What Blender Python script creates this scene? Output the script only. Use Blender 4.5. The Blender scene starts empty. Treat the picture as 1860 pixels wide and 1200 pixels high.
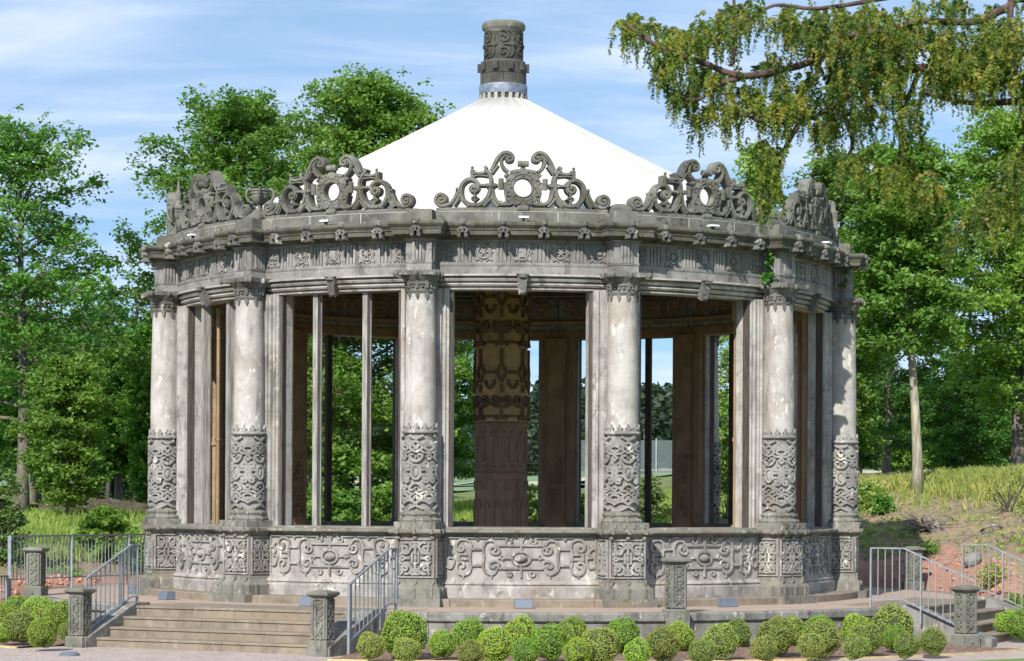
import bpy, math, random
import numpy as np
from mathutils import Vector
R = math.radians
rnd = random.Random(7)
rng = np.random.default_rng(11)
sc = bpy.context.scene
col = sc.collection

# ------------------------------------------------------------------ camera
F_PX, D0, EYE, CX = 4408.6, 43.04, 1.57, 0.195     # rotunda axis is the world origin, terrace is z = 0
cd = bpy.data.cameras.new("Camera")
cam = bpy.data.objects.new("Camera", cd); col.objects.link(cam)
cam.location = (CX, -D0, EYE)
cam.rotation_euler = (R(90), R(-0.32), 0)
cd.sensor_width = 36; cd.lens = 36 * F_PX / 1860
cd.shift_y = 314 / 1860
cd.clip_end = 5000; cd.clip_start = 0.2
cd.dof.use_dof = True; cd.dof.focus_distance = 38; cd.dof.aperture_fstop = 9
sc.camera = cam

# ------------------------------------------------------------------ world and sun
SUN_AZ, SUN_EL = -21.0, 37.0       # azimuth seen from the rotunda: 0 = towards the camera, minus = left
w = bpy.data.worlds.new("World"); sc.world = w; w.use_nodes = True
nt = w.node_tree; nt.nodes.clear()
wo = nt.nodes.new("ShaderNodeOutputWorld"); bg = nt.nodes.new("ShaderNodeBackground")
sky = nt.nodes.new("ShaderNodeTexSky"); sky.sky_type = 'NISHITA'; sky.sun_disc = False
sx, sy = math.sin(R(SUN_AZ)), -math.cos(R(SUN_AZ))
sky.sun_elevation = R(SUN_EL); sky.sun_rotation = math.atan2(sx, sy)
sky.air_density = 1.25; sky.dust_density = 0.3; sky.ozone_density = 2.0
tc = nt.nodes.new("ShaderNodeTexCoord")
sep = nt.nodes.new("ShaderNodeSeparateXYZ"); nt.links.new(tc.outputs["Generated"], sep.inputs[0])
def wmath(op, a, b, clamp=False):
    n = nt.nodes.new("ShaderNodeMath"); n.operation = op; n.use_clamp = clamp
    for i, v in enumerate((a, b)):
        if isinstance(v, (int, float)): n.inputs[i].default_value = v
        elif v is not None: nt.links.new(v, n.inputs[i])
    return n.outputs[0]
zc = wmath('ADD', wmath('MAXIMUM', sep.outputs[2], 0.0), 0.22)
cmb = nt.nodes.new("ShaderNodeCombineXYZ")
nt.links.new(wmath('DIVIDE', sep.outputs[0], zc), cmb.inputs[0])
nt.links.new(wmath('DIVIDE', sep.outputs[1], zc), cmb.inputs[1])
def wnoise(scale, detail, rough, sxy, off):
    mp = nt.nodes.new("ShaderNodeMapping"); mp.inputs["Scale"].default_value = sxy; mp.inputs["Location"].default_value = off
    nt.links.new(cmb.outputs[0], mp.inputs[0])
    n = nt.nodes.new("ShaderNodeTexNoise"); n.inputs["Scale"].default_value = scale; n.inputs["Detail"].default_value = detail
    n.inputs["Roughness"].default_value = rough; n.inputs["Distortion"].default_value = 0.5
    nt.links.new(mp.outputs[0], n.inputs["Vector"]); return n.outputs[0]
def wramp(v, p0, p1):
    r = nt.nodes.new("ShaderNodeMapRange"); r.interpolation_type = 'SMOOTHSTEP'
    r.inputs[1].default_value = p0; r.inputs[2].default_value = p1; nt.links.new(v, r.inputs[0]); return r.outputs[0]
n1 = wnoise(1.6, 7, 0.55, (1.0, 2.3, 1), (3.1, 0.4, 0))
n2 = wnoise(4.5, 6, 0.6, (0.7, 2.0, 1), (7.7, 2.4, 0))
mask = wmath('ADD', wmath('MULTIPLY', wramp(n1, 0.38, 0.74), 0.56), wmath('ADD', wmath('MULTIPLY', wramp(n2, 0.42, 0.80), 0.24), 0.20), True)
mx = nt.nodes.new("ShaderNodeMix"); mx.data_type = 'RGBA'
tint = nt.nodes.new("ShaderNodeMix"); tint.data_type = 'RGBA'; tint.blend_type = 'MULTIPLY'; tint.inputs[0].default_value = 1
sv = nt.nodes.new("ShaderNodeCombineXYZ"); nt.links.new(sep.outputs[0], sv.inputs[0]); nt.links.new(sep.outputs[1], sv.inputs[1])
nt.links.new(wmath('ADD', wmath('MULTIPLY', wmath('MAXIMUM', sep.outputs[2], 0.0), 0.85), 0.17), sv.inputs[2])
vn = nt.nodes.new("ShaderNodeVectorMath"); vn.operation = 'NORMALIZE'; nt.links.new(sv.outputs[0], vn.inputs[0]); nt.links.new(vn.outputs[0], sky.inputs[0])
nt.links.new(sky.outputs[0], tint.inputs[6]); tint.inputs[7].default_value = (0.74, 1.06, 1.24, 1)
nt.links.new(mask, mx.inputs[0]); nt.links.new(tint.outputs[2], mx.inputs[6]); mx.inputs[7].default_value = (8.0, 8.7, 10.4, 1)
nt.links.new(mx.outputs[2], bg.inputs[0]); bg.inputs[1].default_value = 0.094
nt.links.new(bg.outputs[0], wo.inputs[0])
sl = bpy.data.lights.new("Sun", 'SUN'); sl.energy = 5.0; sl.angle = R(0.5); sl.color = (1, 0.955, 0.88)
so = bpy.data.objects.new("Sun", sl); col.objects.link(so); so.location = (-20, -30, 40)
to_sun = Vector((sx * math.cos(R(SUN_EL)), sy * math.cos(R(SUN_EL)), math.sin(R(SUN_EL))))
so.rotation_euler = to_sun.to_track_quat('Z', 'Y').to_euler()
sc.view_settings.view_transform = 'Standard'; sc.view_settings.look = 'None'
sc.view_settings.exposure = 0.38; sc.view_settings.gamma = 1

def P(px, py, d):
    """world point that the photograph shows at pixel (px, py), d metres from the camera"""
    yc = py + 0.0056 * (px - 930)
    return Vector((CX + (px - 930) * d / F_PX, d - D0, EYE + (914 - yc) * d / F_PX))

# ------------------------------------------------------------------ object helpers
def tag(o, label=None, cat=None, group=None, kind=None):
    for k, v in (("label", label), ("category", cat), ("group", group), ("kind", kind)):
        if v: o[k] = v
    return o
def empty(name, loc=(0, 0, 0), rz=0, **kw):
    o = bpy.data.objects.new(name, None); col.objects.link(o); o.location = loc; o.rotation_euler = (0, 0, rz)
    o.empty_display_size = 0.2
    return tag(o, **kw)
def children(o): return [c for c in bpy.data.objects if c.parent == o]
KIDS = {}
def reg(o, parent):
    if parent is not None:
        o.parent = parent; KIDS.setdefault(parent.name, []).append(o)
def copy_tree(o, parent=None):
    c = o.copy(); col.objects.link(c); c.parent = None; reg(c, parent)
    for ch in list(KIDS.get(o.name, [])): copy_tree(ch, c)
    return c

class MB:
    def __init__(s): s.v = []; s.f = []; s.k = 0
    def add(s, vs, fs):
        b = len(s.v); s.v.extend(vs); s.f.extend([tuple(i + b for i in f) for f in fs])
    def box(s, x0, x1, y0, y1, z0, z1):
        s.add([(x0,y0,z0),(x1,y0,z0),(x1,y1,z0),(x0,y1,z0),(x0,y0,z1),(x1,y0,z1),(x1,y1,z1),(x0,y1,z1)],
              [(3,2,1,0),(4,5,6,7),(0,1,5,4),(1,2,6,5),(2,3,7,6),(3,0,4,7)])
    def loft_block(s, prof, rf, hw, rb, cx=0.0):
        """moulded block facing -y: prof = [(offset, z)], front at y=-(rf+o), half width hw+o, back at y=-rb"""
        vs = []; n = len(prof)
        for o, z in prof:
            vs += [(cx-hw-o, -(rf+o), z), (cx+hw+o, -(rf+o), z), (cx+hw+o, -rb, z), (cx-hw-o, -rb, z)]
        fs = [(3,2,1,0)]
        for i in range(n-1):
            a, b = 4*i, 4*i+4
            for k in range(4): fs.append((a+k, a+(k+1)%4, b+(k+1)%4, b+k))
        fs.append(tuple(4*(n-1)+k for k in range(4)))
        s.add(vs, fs)
    def ring_block(s, prof, hw, cx=0, cy=0):
        """square post around (cx,cy): prof = [(offset,z)]"""
        vs = []
        for o, z in prof:
            h = hw + o; vs += [(cx-h,cy-h,z),(cx+h,cy-h,z),(cx+h,cy+h,z),(cx-h,cy+h,z)]
        fs = [(3,2,1,0)]; n = len(prof)
        for i in range(n-1):
            a, b = 4*i, 4*i+4
            for k in range(4): fs.append((a+k, a+(k+1)%4, b+(k+1)%4, b+k))
        fs.append(tuple(4*(n-1)+k for k in range(4)))
        s.add(vs, fs)
    def sector(s, prof, a0, a1, n):
        """closed (r,z) profile swept from azimuth a0 to a1 (degrees)"""
        m = len(prof); vs = []
        for i in range(n+1):
            a = R(a0 + (a1-a0)*i/n)
            for r, z in prof: vs.append((r*math.sin(a), -r*math.cos(a), z))
        fs = [tuple(range(m)), tuple(n*m + k for k in reversed(range(m)))]
        for i in range(n):
            for k in range(m):
                fs.append((i*m+k, (i+1)*m+k, (i+1)*m+(k+1)%m, i*m+(k+1)%m))
        s.add(vs, fs)
    def lathe(s, prof, n=32, cx=0, cy=0, cap=True):
        m = len(prof); vs = []
        for i in range(n):
            a = 2*math.pi*i/n
            for r, z in prof: vs.append((cx+r*math.sin(a), cy-r*math.cos(a), z))
        fs = []
        for i in range(n):
            j = (i+1) % n
            for k in range(m-1): fs.append((i*m+k, j*m+k, j*m+k+1, i*m+k+1))
        if cap:
            fs.append(tuple(i*m for i in reversed(range(n)))); fs.append(tuple(i*m+m-1 for i in range(n)))
        s.add(vs, fs)
    def prism(s, poly, z0, z1):
        m = len(poly)
        s.add([(x,y,z0) for x,y in poly]+[(x,y,z1) for x,y in poly],
              [tuple(reversed(range(m))), tuple(range(m,2*m))]+[(k,(k+1)%m,m+(k+1)%m,m+k) for k in range(m)])
    def ball(s, c, rad, n=8, m=6, f=None, half=False):
        vs = []
        if half:      # dome with its pole along +y
            m2 = max(2, m//2+1); vs = [f(c[0], c[1]+rad[1], c[2])]; fs = []
            for j in range(1, m2+1):
                t = math.pi/2*j/m2
                for i in range(n):
                    a = 2*math.pi*i/n; vs.append(f(c[0]+rad[0]*math.sin(t)*math.cos(a), c[1]+rad[1]*math.cos(t), c[2]+rad[2]*math.sin(t)*math.sin(a)))
            for i in range(n): fs.append((0, 1+i, 1+(i+1)%n))
            for j in range(m2-1):
                for i in range(n): b = 1+j*n; fs.append((b+i, b+n+i, b+n+(i+1)%n, b+(i+1)%n))
            fs.append(tuple(1+(m2-1)*n+i for i in range(n)))
            s.add(vs, fs); return
        for j in range(m+1):
            t = math.pi*j/m
            for i in range(n):
                a = 2*math.pi*i/n
                vs.append((c[0]+rad[0]*math.sin(t)*math.cos(a), c[1]+rad[1]*math.sin(t)*math.sin(a), c[2]+rad[2]*math.cos(t)))
        fs = []
        for j in range(m):
            for i in range(n):
                fs.append((j*n+i, (j+1)*n+i, (j+1)*n+(i+1)%n, j*n+(i+1)%n))
        if f: vs = [f(*v) for v in vs]
        s.add(vs, fs)
    def tube(s, pts, rads, n=8):
        pts = [Vector(p) for p in pts]; vs = []; L = len(pts)
        if isinstance(rads, (int, float)): rads = [rads]*L
        prev = None
        for i, p in enumerate(pts):
            t = (pts[min(i+1, L-1)] - pts[max(i-1, 0)])
            if t.length < 1e-9: t = Vector((0,0,1))
            t.normalize()
            if prev is None: prev = t.orthogonal().normalized()
            u = (prev - t*prev.dot(t))
            if u.length < 1e-6: u = t.orthogonal()
            u.normalize(); prev = u; v = t.cross(u)
            for k in range(n):
                a = 2*math.pi*k/n
                vs.append(tuple(p + (u*math.cos(a)+v*math.sin(a))*rads[i]))
        fs = [tuple(reversed(range(n))), tuple((L-1)*n+k for k in range(n))]
        for i in range(L-1):
            for k in range(n): fs.append((i*n+k, i*n+(k+1)%n, (i+1)*n+(k+1)%n, (i+1)*n+k))
        s.add(vs, fs)
    def bar(s, a, b, wx, wy=None):
        """square bar from a to b"""
        wy = wy or wx; a = Vector(a); b = Vector(b); t = (b-a).normalized()
        u = t.cross(Vector((0,0,1)))
        if u.length < 1e-4: u = Vector((1,0,0))
        u.normalize(); v = t.cross(u); vs = []
        for p in (a, b):
            for i, j in ((-1,-1),(1,-1),(1,1),(-1,1)): vs.append(tuple(p + u*i*wx/2 + v*j*wy/2))
        s.add(vs, [(3,2,1,0),(4,5,6,7),(0,1,5,4),(1,2,6,5),(2,3,7,6),(3,0,4,7)])
    def strip(s, pts, wd, h, mp, h0=-0.01, bev=0.80, closed=False):
        """raised strap along a 2D polyline; mp(u,v,n) maps to 3D"""
        L = len(pts)
        if L < 2: return
        s.k += 1; h = h+.0026*((s.k*.618) % 1)
        vs = []
        for i, p in enumerate(pts):
            a = pts[(i-1) % L] if (i or closed) else p
            b = pts[(i+1) % L] if (i < L-1 or closed) else p
            dx, dy = b[0]-a[0], b[1]-a[1]; l = math.hypot(dx, dy) or 1
            nx, ny = -dy/l, dx/l; ww = wd[i] if isinstance(wd, list) else wd
            for k, hh in ((-.5, h0), (-.5, h*.86), (-.5*bev, h), (.5*bev, h), (.5, h*.86), (.5, h0)):
                vs.append(mp(p[0]+nx*ww*k, p[1]+ny*ww*k, hh))
        fs = []
        for i in range(L if closed else L-1):
            j = (i+1) % L
            for k in range(6): fs.append((i*6+k, i*6+(k+1)%6, j*6+(k+1)%6, j*6+k))
        if not closed: fs += [tuple(range(5,-1,-1)), tuple((L-1)*6+k for k in range(6))]
        s.add(vs, fs)
    def build(s, name, mat, parent=None, smooth=False, rz=None, loc=None):
        me = bpy.data.meshes.new(name); me.from_pydata([tuple(v) for v in s.v], [], s.f); me.validate(); me.update()
        import bmesh
        bm = bmesh.new(); bm.from_mesh(me); bmesh.ops.recalc_face_normals(bm, faces=bm.faces); bm.to_mesh(me); bm.free()
        if smooth is True: me.polygons.foreach_set("use_smooth", [True]*len(me.polygons))
        elif smooth:
            me.polygons.foreach_set("use_smooth", [True]*len(me.polygons)); me.set_sharp_from_angle(angle=R(smooth))
        me.materials.append(mat)
        o = bpy.data.objects.new(name, me); col.objects.link(o); reg(o, parent)
        if rz is not None: o.rotation_euler = (0, 0, rz)
        if loc is not None: o.location = loc
        return o

def cr(pts, n=5):
    """Catmull-Rom through the points"""
    if len(pts) < 3: return list(pts)
    out = []; q = [pts[0]] + list(pts) + [pts[-1]]
    for i in range(1, len(q)-2):
        p0, p1, p2, p3 = q[i-1], q[i], q[i+1], q[i+2]
        for k in range(n):
            t = k/n
            out.append(tuple(0.5*((2*b)+(-a+c)*t+(2*a-5*b+4*c-d)*t*t+(-a+3*b-3*c+d)*t**3) for a,b,c,d in zip(p0,p1,p2,p3)))
    out.append(tuple(pts[-1])); return out
def spiral(cx, cy, r0, r1, a0, turns, n=18):
    return [(cx+(r0+(r1-r0)*i/n)*math.cos(R(a0)+turns*2*math.pi*i/n), cy+(r0+(r1-r0)*i/n)*math.sin(R(a0)+turns*2*math.pi*i/n)) for i in range(n+1)]
def circ(cx, cy, rx, ry, n=20): return [(cx+rx*math.cos(2*math.pi*i/n), cy+ry*math.sin(2*math.pi*i/n)) for i in range(n)]
def cyl(r0, u0=0):   # map onto a cylinder about the world z axis
    return lambda u, v, n: ((r0+n)*math.sin(u/r0+u0), -(r0+n)*math.cos(u/r0+u0), v)
def cylc(r0, cx, cy): return lambda u, v, n: (cx+(r0+n)*math.sin(u/r0), cy-(r0+n)*math.cos(u/r0), v)
def cyl_in(r0):      # inner face of a ring, seen from the axis
    return lambda u, v, n: ((r0-n)*math.sin(u/r0), -(r0-n)*math.cos(u/r0), v)
def plane(y0, cx=0): return lambda u, v, n: (cx+u, -(y0+n), v)
def sidep(x0, sgn, yc): return lambda u, v, n: (x0+sgn*n, yc+u, v)

# ------------------------------------------------------------------ materials
class NT:
    def __init__(s, name):
        s.m = bpy.data.materials.new(name); s.m.use_nodes = True; s.t = s.m.node_tree; s.t.nodes.clear()
        s.out = s.t.nodes.new("ShaderNodeOutputMaterial"); s.b = s.t.nodes.new("ShaderNodeBsdfPrincipled")
        s.t.links.new(s.b.outputs[0], s.out.inputs[0])
        tc = s.t.nodes.new("ShaderNodeTexCoord"); s.co = tc.outputs["Object"]
    def n(s, typ, **kw):
        x = s.t.nodes.new(typ)
        for k, v in kw.items(): setattr(x, k, v)
        return x
    def l(s, a, b): s.t.links.new(a, b)
    def jitter(s):
        oi = s.n("ShaderNodeObjectInfo"); va = s.n("ShaderNodeVectorMath", operation='MULTIPLY_ADD')
        cb = s.n("ShaderNodeCombineXYZ")
        for i in range(3): s.l(oi.outputs["Random"], cb.inputs[i])
        s.l(cb.outputs[0], va.inputs[0]); va.inputs[1].default_value = (37, 53, 71); s.l(s.co, va.inputs[2]); s.co = va.outputs[0]
        s.rand = oi.outputs["Random"]
    def noise(s, scale, detail=5, rough=.6, stretch=None, dist=0):
        v = s.co
        if stretch:
            mp = s.n("ShaderNodeMapping"); mp.inputs["Scale"].default_value = stretch; s.l(v, mp.inputs[0]); v = mp.outputs[0]
        x = s.n("ShaderNodeTexNoise"); x.inputs["Scale"].default_value = scale; x.inputs["Detail"].default_value = detail
        x.inputs["Roughness"].default_value = rough; x.inputs["Distortion"].default_value = dist; s.l(v, x.inputs["Vector"]); return x.outputs[0]
    def rng(s, v, a, b, c=0, d=1):
        x = s.n("ShaderNodeMapRange"); x.interpolation_type = 'SMOOTHSTEP'
        for i, q in zip((1,2,3,4), (a,b,c,d)): x.inputs[i].default_value = q
        s.l(v, x.inputs[0]); return x.outputs[0]
    def mix(s, f, a, b, mode='MIX'):
        x = s.n("ShaderNodeMix"); x.data_type = 'RGBA'; x.blend_type = mode
        for i, q in ((0, f), (6, a), (7, b)):
            if isinstance(q, tuple): x.inputs[i].default_value = (*q, 1) if len(q) == 3 else q
            elif isinstance(q, (int, float)): x.inputs[i].default_value = q
            else: s.l(q, x.inputs[i])
        return x.outputs[2]
    def math(s, op, a, b=0.0):
        x = s.n("ShaderNodeMath", operation=op)
        for i, q in ((0, a), (1, b)):
            if isinstance(q, (int, float)): x.inputs[i].default_value = q
            else: s.l(q, x.inputs[i])
        return x.outputs[0]
    def bump(s, h, st, dist=.01):
        x = s.n("ShaderNodeBump"); x.inputs["Strength"].default_value = st; x.inputs["Distance"].default_value = dist
        s.l(h, x.inputs["Height"]); s.l(x.outputs[0], s.b.inputs["Normal"])

def stone(name, light, dark, moss=0.0, pale=0.0, rough=.9, ochre=0.25, streak=.6, grime=(.06,.055,.05), gr=.5):
    t = NT(name); t.jitter()
    c = t.mix(t.rng(t.noise(2.2, 6, .62), .36, .68), light, dark)
    c = t.mix(t.math('MULTIPLY', t.rng(t.noise(1.1, 4, .5), .5, .72), ochre), c, (.36, .25, .15))
    st = t.rng(t.noise(5.5, 6, .65, (1, 1, .16)), .50, .74)
    c = t.mix(t.math('MULTIPLY', st, streak), c, tuple(q*.42 for q in dark))
    g = t.rng(t.noise(4.2, 10, .74, None, .6), .52, .66)
    c = t.mix(t.math('MULTIPLY', g, gr), c, grime)
    if pale:
        p = t.rng(t.noise(6.5, 8, .7, (1, 1, .55)), .57, .64)
        c = t.mix(t.math('MULTIPLY', p, pale), c, (.62, .585, .53))
    if moss:
        geo = t.n("ShaderNodeNewGeometry"); sp = t.n("ShaderNodeSeparateXYZ"); t.l(geo.outputs["Normal"], sp.inputs[0])
        up = t.rng(sp.outputs[2], -.25, .75, .35, 1.0)
        mm = t.rng(t.noise(4.0, 7, .7), .42, .62)
        c = t.mix(t.math('MULTIPLY', t.math('MULTIPLY', up, mm), moss), c, (.13, .135, .05))
    spk = t.rng(t.noise(55, 3, .7), .35, .7, .78, 1.15)
    c = t.mix(1.0, c, t.mix(spk, (.72,.72,.72), (1.12,1.12,1.12)), 'MULTIPLY')
    t.l(c, t.b.inputs["Base Color"]); t.b.inputs["Roughness"].default_value = rough
    t.b.inputs["Specular IOR Level"].default_value = .25
    h = t.math('ADD', t.noise(38, 6, .7), t.math('MULTIPLY', t.noise(9, 4, .6), .8))
    t.bump(h, .55, .012)
    return t.m
M = {}
M['shaft'] = stone('shaft_stone', (.42,.395,.37), (.30,.275,.255), pale=.85, streak=.65, gr=.25)
M['jamb']  = stone('jamb_stone', (.37,.352,.33), (.24,.226,.212), pale=.35, streak=.9, gr=.5, ochre=.28)
M['carve'] = stone('carved_stone', (.285,.275,.26), (.175,.167,.157), pale=.7, streak=.5, moss=.12, gr=.6, ochre=.08)
M['panel'] = stone('panel_stone', (.35,.325,.30), (.205,.19,.178), pale=.55, streak=.6, gr=.6, ochre=.3)
M['frieze']= stone('frieze_stone', (.26,.248,.238), (.15,.143,.137), pale=.15, streak=.7, gr=.65, ochre=.1)
M['corn']  = stone('cornice_stone', (.105,.102,.088), (.055,.053,.046), moss=.45, pale=.12, streak=.7, gr=.75, ochre=.05, grime=(.03,.03,.027))
M['crest'] = stone('crest_stone', (.175,.172,.155), (.082,.081,.073), moss=.32, pale=.18, streak=.5, gr=.7, ochre=.05, grime=(.045,.043,.038))
M['cap']   = stone('capital_stone', (.155,.15,.142), (.075,.072,.068), moss=.12, pale=.45, streak=.5, gr=.7, ochre=.05)
M['plinth']= stone('plinth_stone', (.20,.192,.17), (.115,.11,.098), moss=.3, pale=.3, streak=.6, gr=.6)
M['step']  = stone('step_stone', (.235,.195,.15), (.165,.135,.105), moss=.1, pale=.12, streak=.3, gr=.35, ochre=.2)
M['pave']  = stone('paving_stone', (.36,.275,.215), (.30,.235,.19), pale=.05, streak=0, gr=.12, ochre=.2)
M['wall']  = stone('terrace_wall_stone', (.23,.225,.21), (.13,.125,.115), moss=.2, pale=.4, streak=.9, gr=.7, ochre=.05)
M['inner'] = stone('inner_stone', (.34,.24,.14), (.22,.155,.095), streak=.5, gr=.4, ochre=.55)
M['pillar']= stone('pillar_stone', (.46,.33,.16), (.32,.225,.115), streak=.45, gr=.3, ochre=.5)
M['strapdark'] = stone('pillar_strap_stone', (.15,.10,.06), (.09,.062,.04), streak=.3, gr=.3, ochre=.2)
M['soot']  = stone('pillar_foot_stone', (.23,.165,.115), (.15,.11,.08), streak=.5, gr=.35, ochre=.2)
M['chim']  = stone('chimney_stone', (.075,.073,.067), (.035,.034,.031), moss=.2, streak=.4, gr=.6, ochre=.02, grime=(.03,.03,.03))
M['newel'] = stone('newel_stone', (.19,.19,.165), (.11,.11,.095), moss=.3, pale=.15, streak=.5, gr=.5, ochre=.03)
def simple(name, colr, rough=.6, metal=0, var=.15, scale=6, bump=0, stretch=None):
    t = NT(name); t.jitter()
    c = t.mix(t.rng(t.noise(scale, 5, .6, stretch), .35, .7), tuple(q*(1-var) for q in colr), tuple(min(1, q*(1+var)) for q in colr))
    t.l(c, t.b.inputs["Base Color"]); t.b.inputs["Roughness"].default_value = rough; t.b.inputs["Metallic"].default_value = metal
    if bump: t.bump(t.noise(scale*5, 5, .65, stretch), bump, .01)
    return t.m
M['roof'] = simple('white_roof_sheet', (.55,.535,.485), .8, 0, .07, 1.2, .15)
M['lead'] = simple('lead_sheet', (.19,.22,.28), .5, .3, .3, 9, .2)
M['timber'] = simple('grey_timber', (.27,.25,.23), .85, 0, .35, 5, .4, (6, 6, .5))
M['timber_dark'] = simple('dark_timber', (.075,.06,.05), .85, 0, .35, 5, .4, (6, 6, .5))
M['steel'] = simple('galvanised_steel', (.27,.295,.32), .5, .4, .12, 10)
M['box'] = simple('blue_grey_box', (.12,.145,.185), .5, 0, .08, 3)
M['white'] = simple('white_plastic', (.75,.76,.78), .5, 0, .05)
M['bark'] = simple('bark', (.16,.135,.11), .9, 0, .4, 6, .8, (3, 3, .6))
M['bark_pale'] = simple('pale_bark', (.33,.30,.22), .9, 0, .35, 5, .7, (3, 3, .5))
M['bark_red'] = simple('reddish_bark', (.10,.062,.048), .9, 0, .4, 14, .8)
M['wood_fence'] = simple('weathered_rail', (.11,.085,.065), .9, 0, .3, 4, .3)
M['dead'] = simple('dead_wood', (.22,.19,.165), .9, 0, .55, 9, .8)
M['netting'] = simple('net_mesh', (.10,.12,.12), .9, 0, .1)
M['cream'] = simple('cream_plastic', (.6,.55,.4), .5, 0, .1)
M['edging'] = simple('yellow_edging', (.50,.38,.20), .7, 0, .15)
M['rust'] = simple('orange_lichen', (.62,.25,.03), .9, 0, .3, 20)

def leafmat(name, a, b, c3=None, trans=.35, scale=.5, rough=.5):
    t = NT(name); t.jitter()
    c = t.mix(t.rng(t.noise(scale, 3, .5), .35, .65), a, b)
    c = t.mix(t.rng(t.noise(scale*9, 2, .5), .42, .66), c, tuple(q*.72 for q in a))
    if c3: c = t.mix(t.math('MULTIPLY', t.rng(t.noise(scale*5, 3, .6), .54, .68), .8), c, c3)
    hs = t.n("ShaderNodeHueSaturation"); t.l(c, hs.inputs["Color"]); t.l(t.rng(t.rand, 0, 1, .497, .525), hs.inputs["Hue"])
    t.l(t.rng(t.math('FRACT', t.math('MULTIPLY', t.rand, 7.31)), 0, 1, .88, 1.25), hs.inputs["Value"]); hs.inputs["Saturation"].default_value = .93; c = hs.outputs[0]
    t.l(c, t.b.inputs["Base Color"]); t.b.inputs["Roughness"].default_value = rough; t.b.inputs["Specular IOR Level"].default_value = .3
    tr = t.n("ShaderNodeBsdfTranslucent"); ms = t.n("ShaderNodeMixShader"); ms.inputs[0].default_value = trans
    cc = t.mix(1.0, c, (1.35, 1.5, .6), 'MULTIPLY'); t.l(cc, tr.inputs[0])
    t.l(t.b.outputs[0], ms.inputs[1]); t.l(tr.outputs[0], ms.inputs[2]); t.l(ms.outputs[0], t.out.inputs[0])
    return t.m
M['beech'] = leafmat('beech_leaves', (.11,.215,.025), (.17,.30,.04), trans=.4)
M['beech2'] = leafmat('fresh_leaves', (.15,.28,.035), (.23,.38,.05), trans=.42)
M['oak'] = leafmat('dark_leaves', (.08,.17,.028), (.125,.235,.035), trans=.4)
M['dull'] = leafmat('dull_leaves', (.13,.20,.06), (.20,.27,.08))
M['fir'] = leafmat('conifer_needles', (.055,.12,.04), (.09,.17,.05), trans=.2)
M['larch'] = leafmat('larch_needles', (.20,.29,.055), (.29,.37,.075), trans=.3)
M['far'] = leafmat('far_wood_leaves', (.035,.065,.035), (.055,.09,.042), trans=.2, scale=.08)
M['boxa'] = leafmat('box_leaves_bright', (.27,.40,.03), (.38,.50,.04), trans=.3, scale=3)
M['boxb'] = leafmat('box_leaves_olive', (.26,.32,.045), (.35,.39,.07), (.38,.29,.10), trans=.25, scale=3)
M['yew'] = leafmat('yew_needles', (.085,.145,.018), (.29,.31,.03), (.46,.31,.05), trans=.5, scale=2.0)
M['weed'] = leafmat('weed_leaves', (.18,.29,.045), (.29,.36,.06), (.40,.37,.10), trans=.35, scale=.9)
M['grass'] = leafmat('grass_blades', (.33,.37,.07), (.50,.46,.13), (.64,.53,.23), trans=.35, scale=.6)
M['ivy'] = leafmat('ivy_leaves', (.10,.24,.02), (.17,.33,.03), trans=.35, scale=4)

# ------------------------------------------------------------------ ground
def sstep(a, b, x):
    t = np.clip((x-a)/(b-a), 0, 1); return t*t*(3-2*t)
def vnoise(x, y, s, seed=0):
    def h(i, j): return np.modf(np.abs(np.sin(i*127.1+j*311.7+seed*17.3)*43758.5453))[0]
    x = x*s; y = y*s; i = np.floor(x); j = np.floor(y); fx = x-i; fy = y-j
    fx = fx*fx*(3-2*fx); fy = fy*fy*(3-2*fy)
    return (h(i,j)*(1-fx)+h(i+1,j)*fx)*(1-fy)+(h(i,j+1)*(1-fx)+h(i+1,j+1)*fx)*fy
def ground_z(x, y):
    x = np.asarray(x, float); y = np.asarray(y, float)
    Rr = np.hypot(x, y); az = np.degrees(np.arctan2(x, -y)); aa = np.abs(az)
    b = sstep(70, 96, aa)
    right = sstep(-15, 15, np.where(az > 0, 180-az, -(180-az*0-aa)) * 0 + (x)) # x>0 side
    hc = 1.05 + .35*sstep(-6, -1, x) + (2.0-1.4)*sstep(3.5, 9, x)
    hc = hc - .25*sstep(8, 3, np.abs(x+1))
    wdt = np.where(x > 3, 9.0, 10.0)
    f = np.clip((Rr-8.1)/wdt, 0, 1); e = np.minimum(1, f*1.25)**.72
    z = -.57 + b*((hc+.57)*(.24*sstep(8.1, 8.9, Rr)+.76*e))
    far = np.clip(Rr-24, 0, None)*b
    z = z + .0165*np.minimum(far, 400) + np.clip(far-230, 0, 200)*.03
    z = z + b*sstep(9, 12, Rr)*((vnoise(x, y, .9)-.5)*.28+(vnoise(x, y, 2.6, 3)-.5)*.13)
    return z
def terrain():
    rad = [0, 4, 7.6] + list(np.arange(8.0, 22, .22)) + list(22*1.06**np.arange(0, 76))
    na = 420; vs = []; A = np.radians(np.arange(na)*360/na)
    Rg, Ag = np.meshgrid(rad, A, indexing='ij')
    X = Rg*np.sin(Ag); Y = -Rg*np.cos(Ag); Z = ground_z(X, Y)
    V = np.stack([X, Y, Z], -1).reshape(-1, 3)
    i, j = np.meshgrid(np.arange(len(rad)-1), np.arange(na), indexing='ij'); j2 = (j+1) % na
    Fq = np.stack([i*na+j, (i+1)*na+j, (i+1)*na+j2, i*na+j2], -1).reshape(-1, 4)
    return V, Fq
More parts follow.
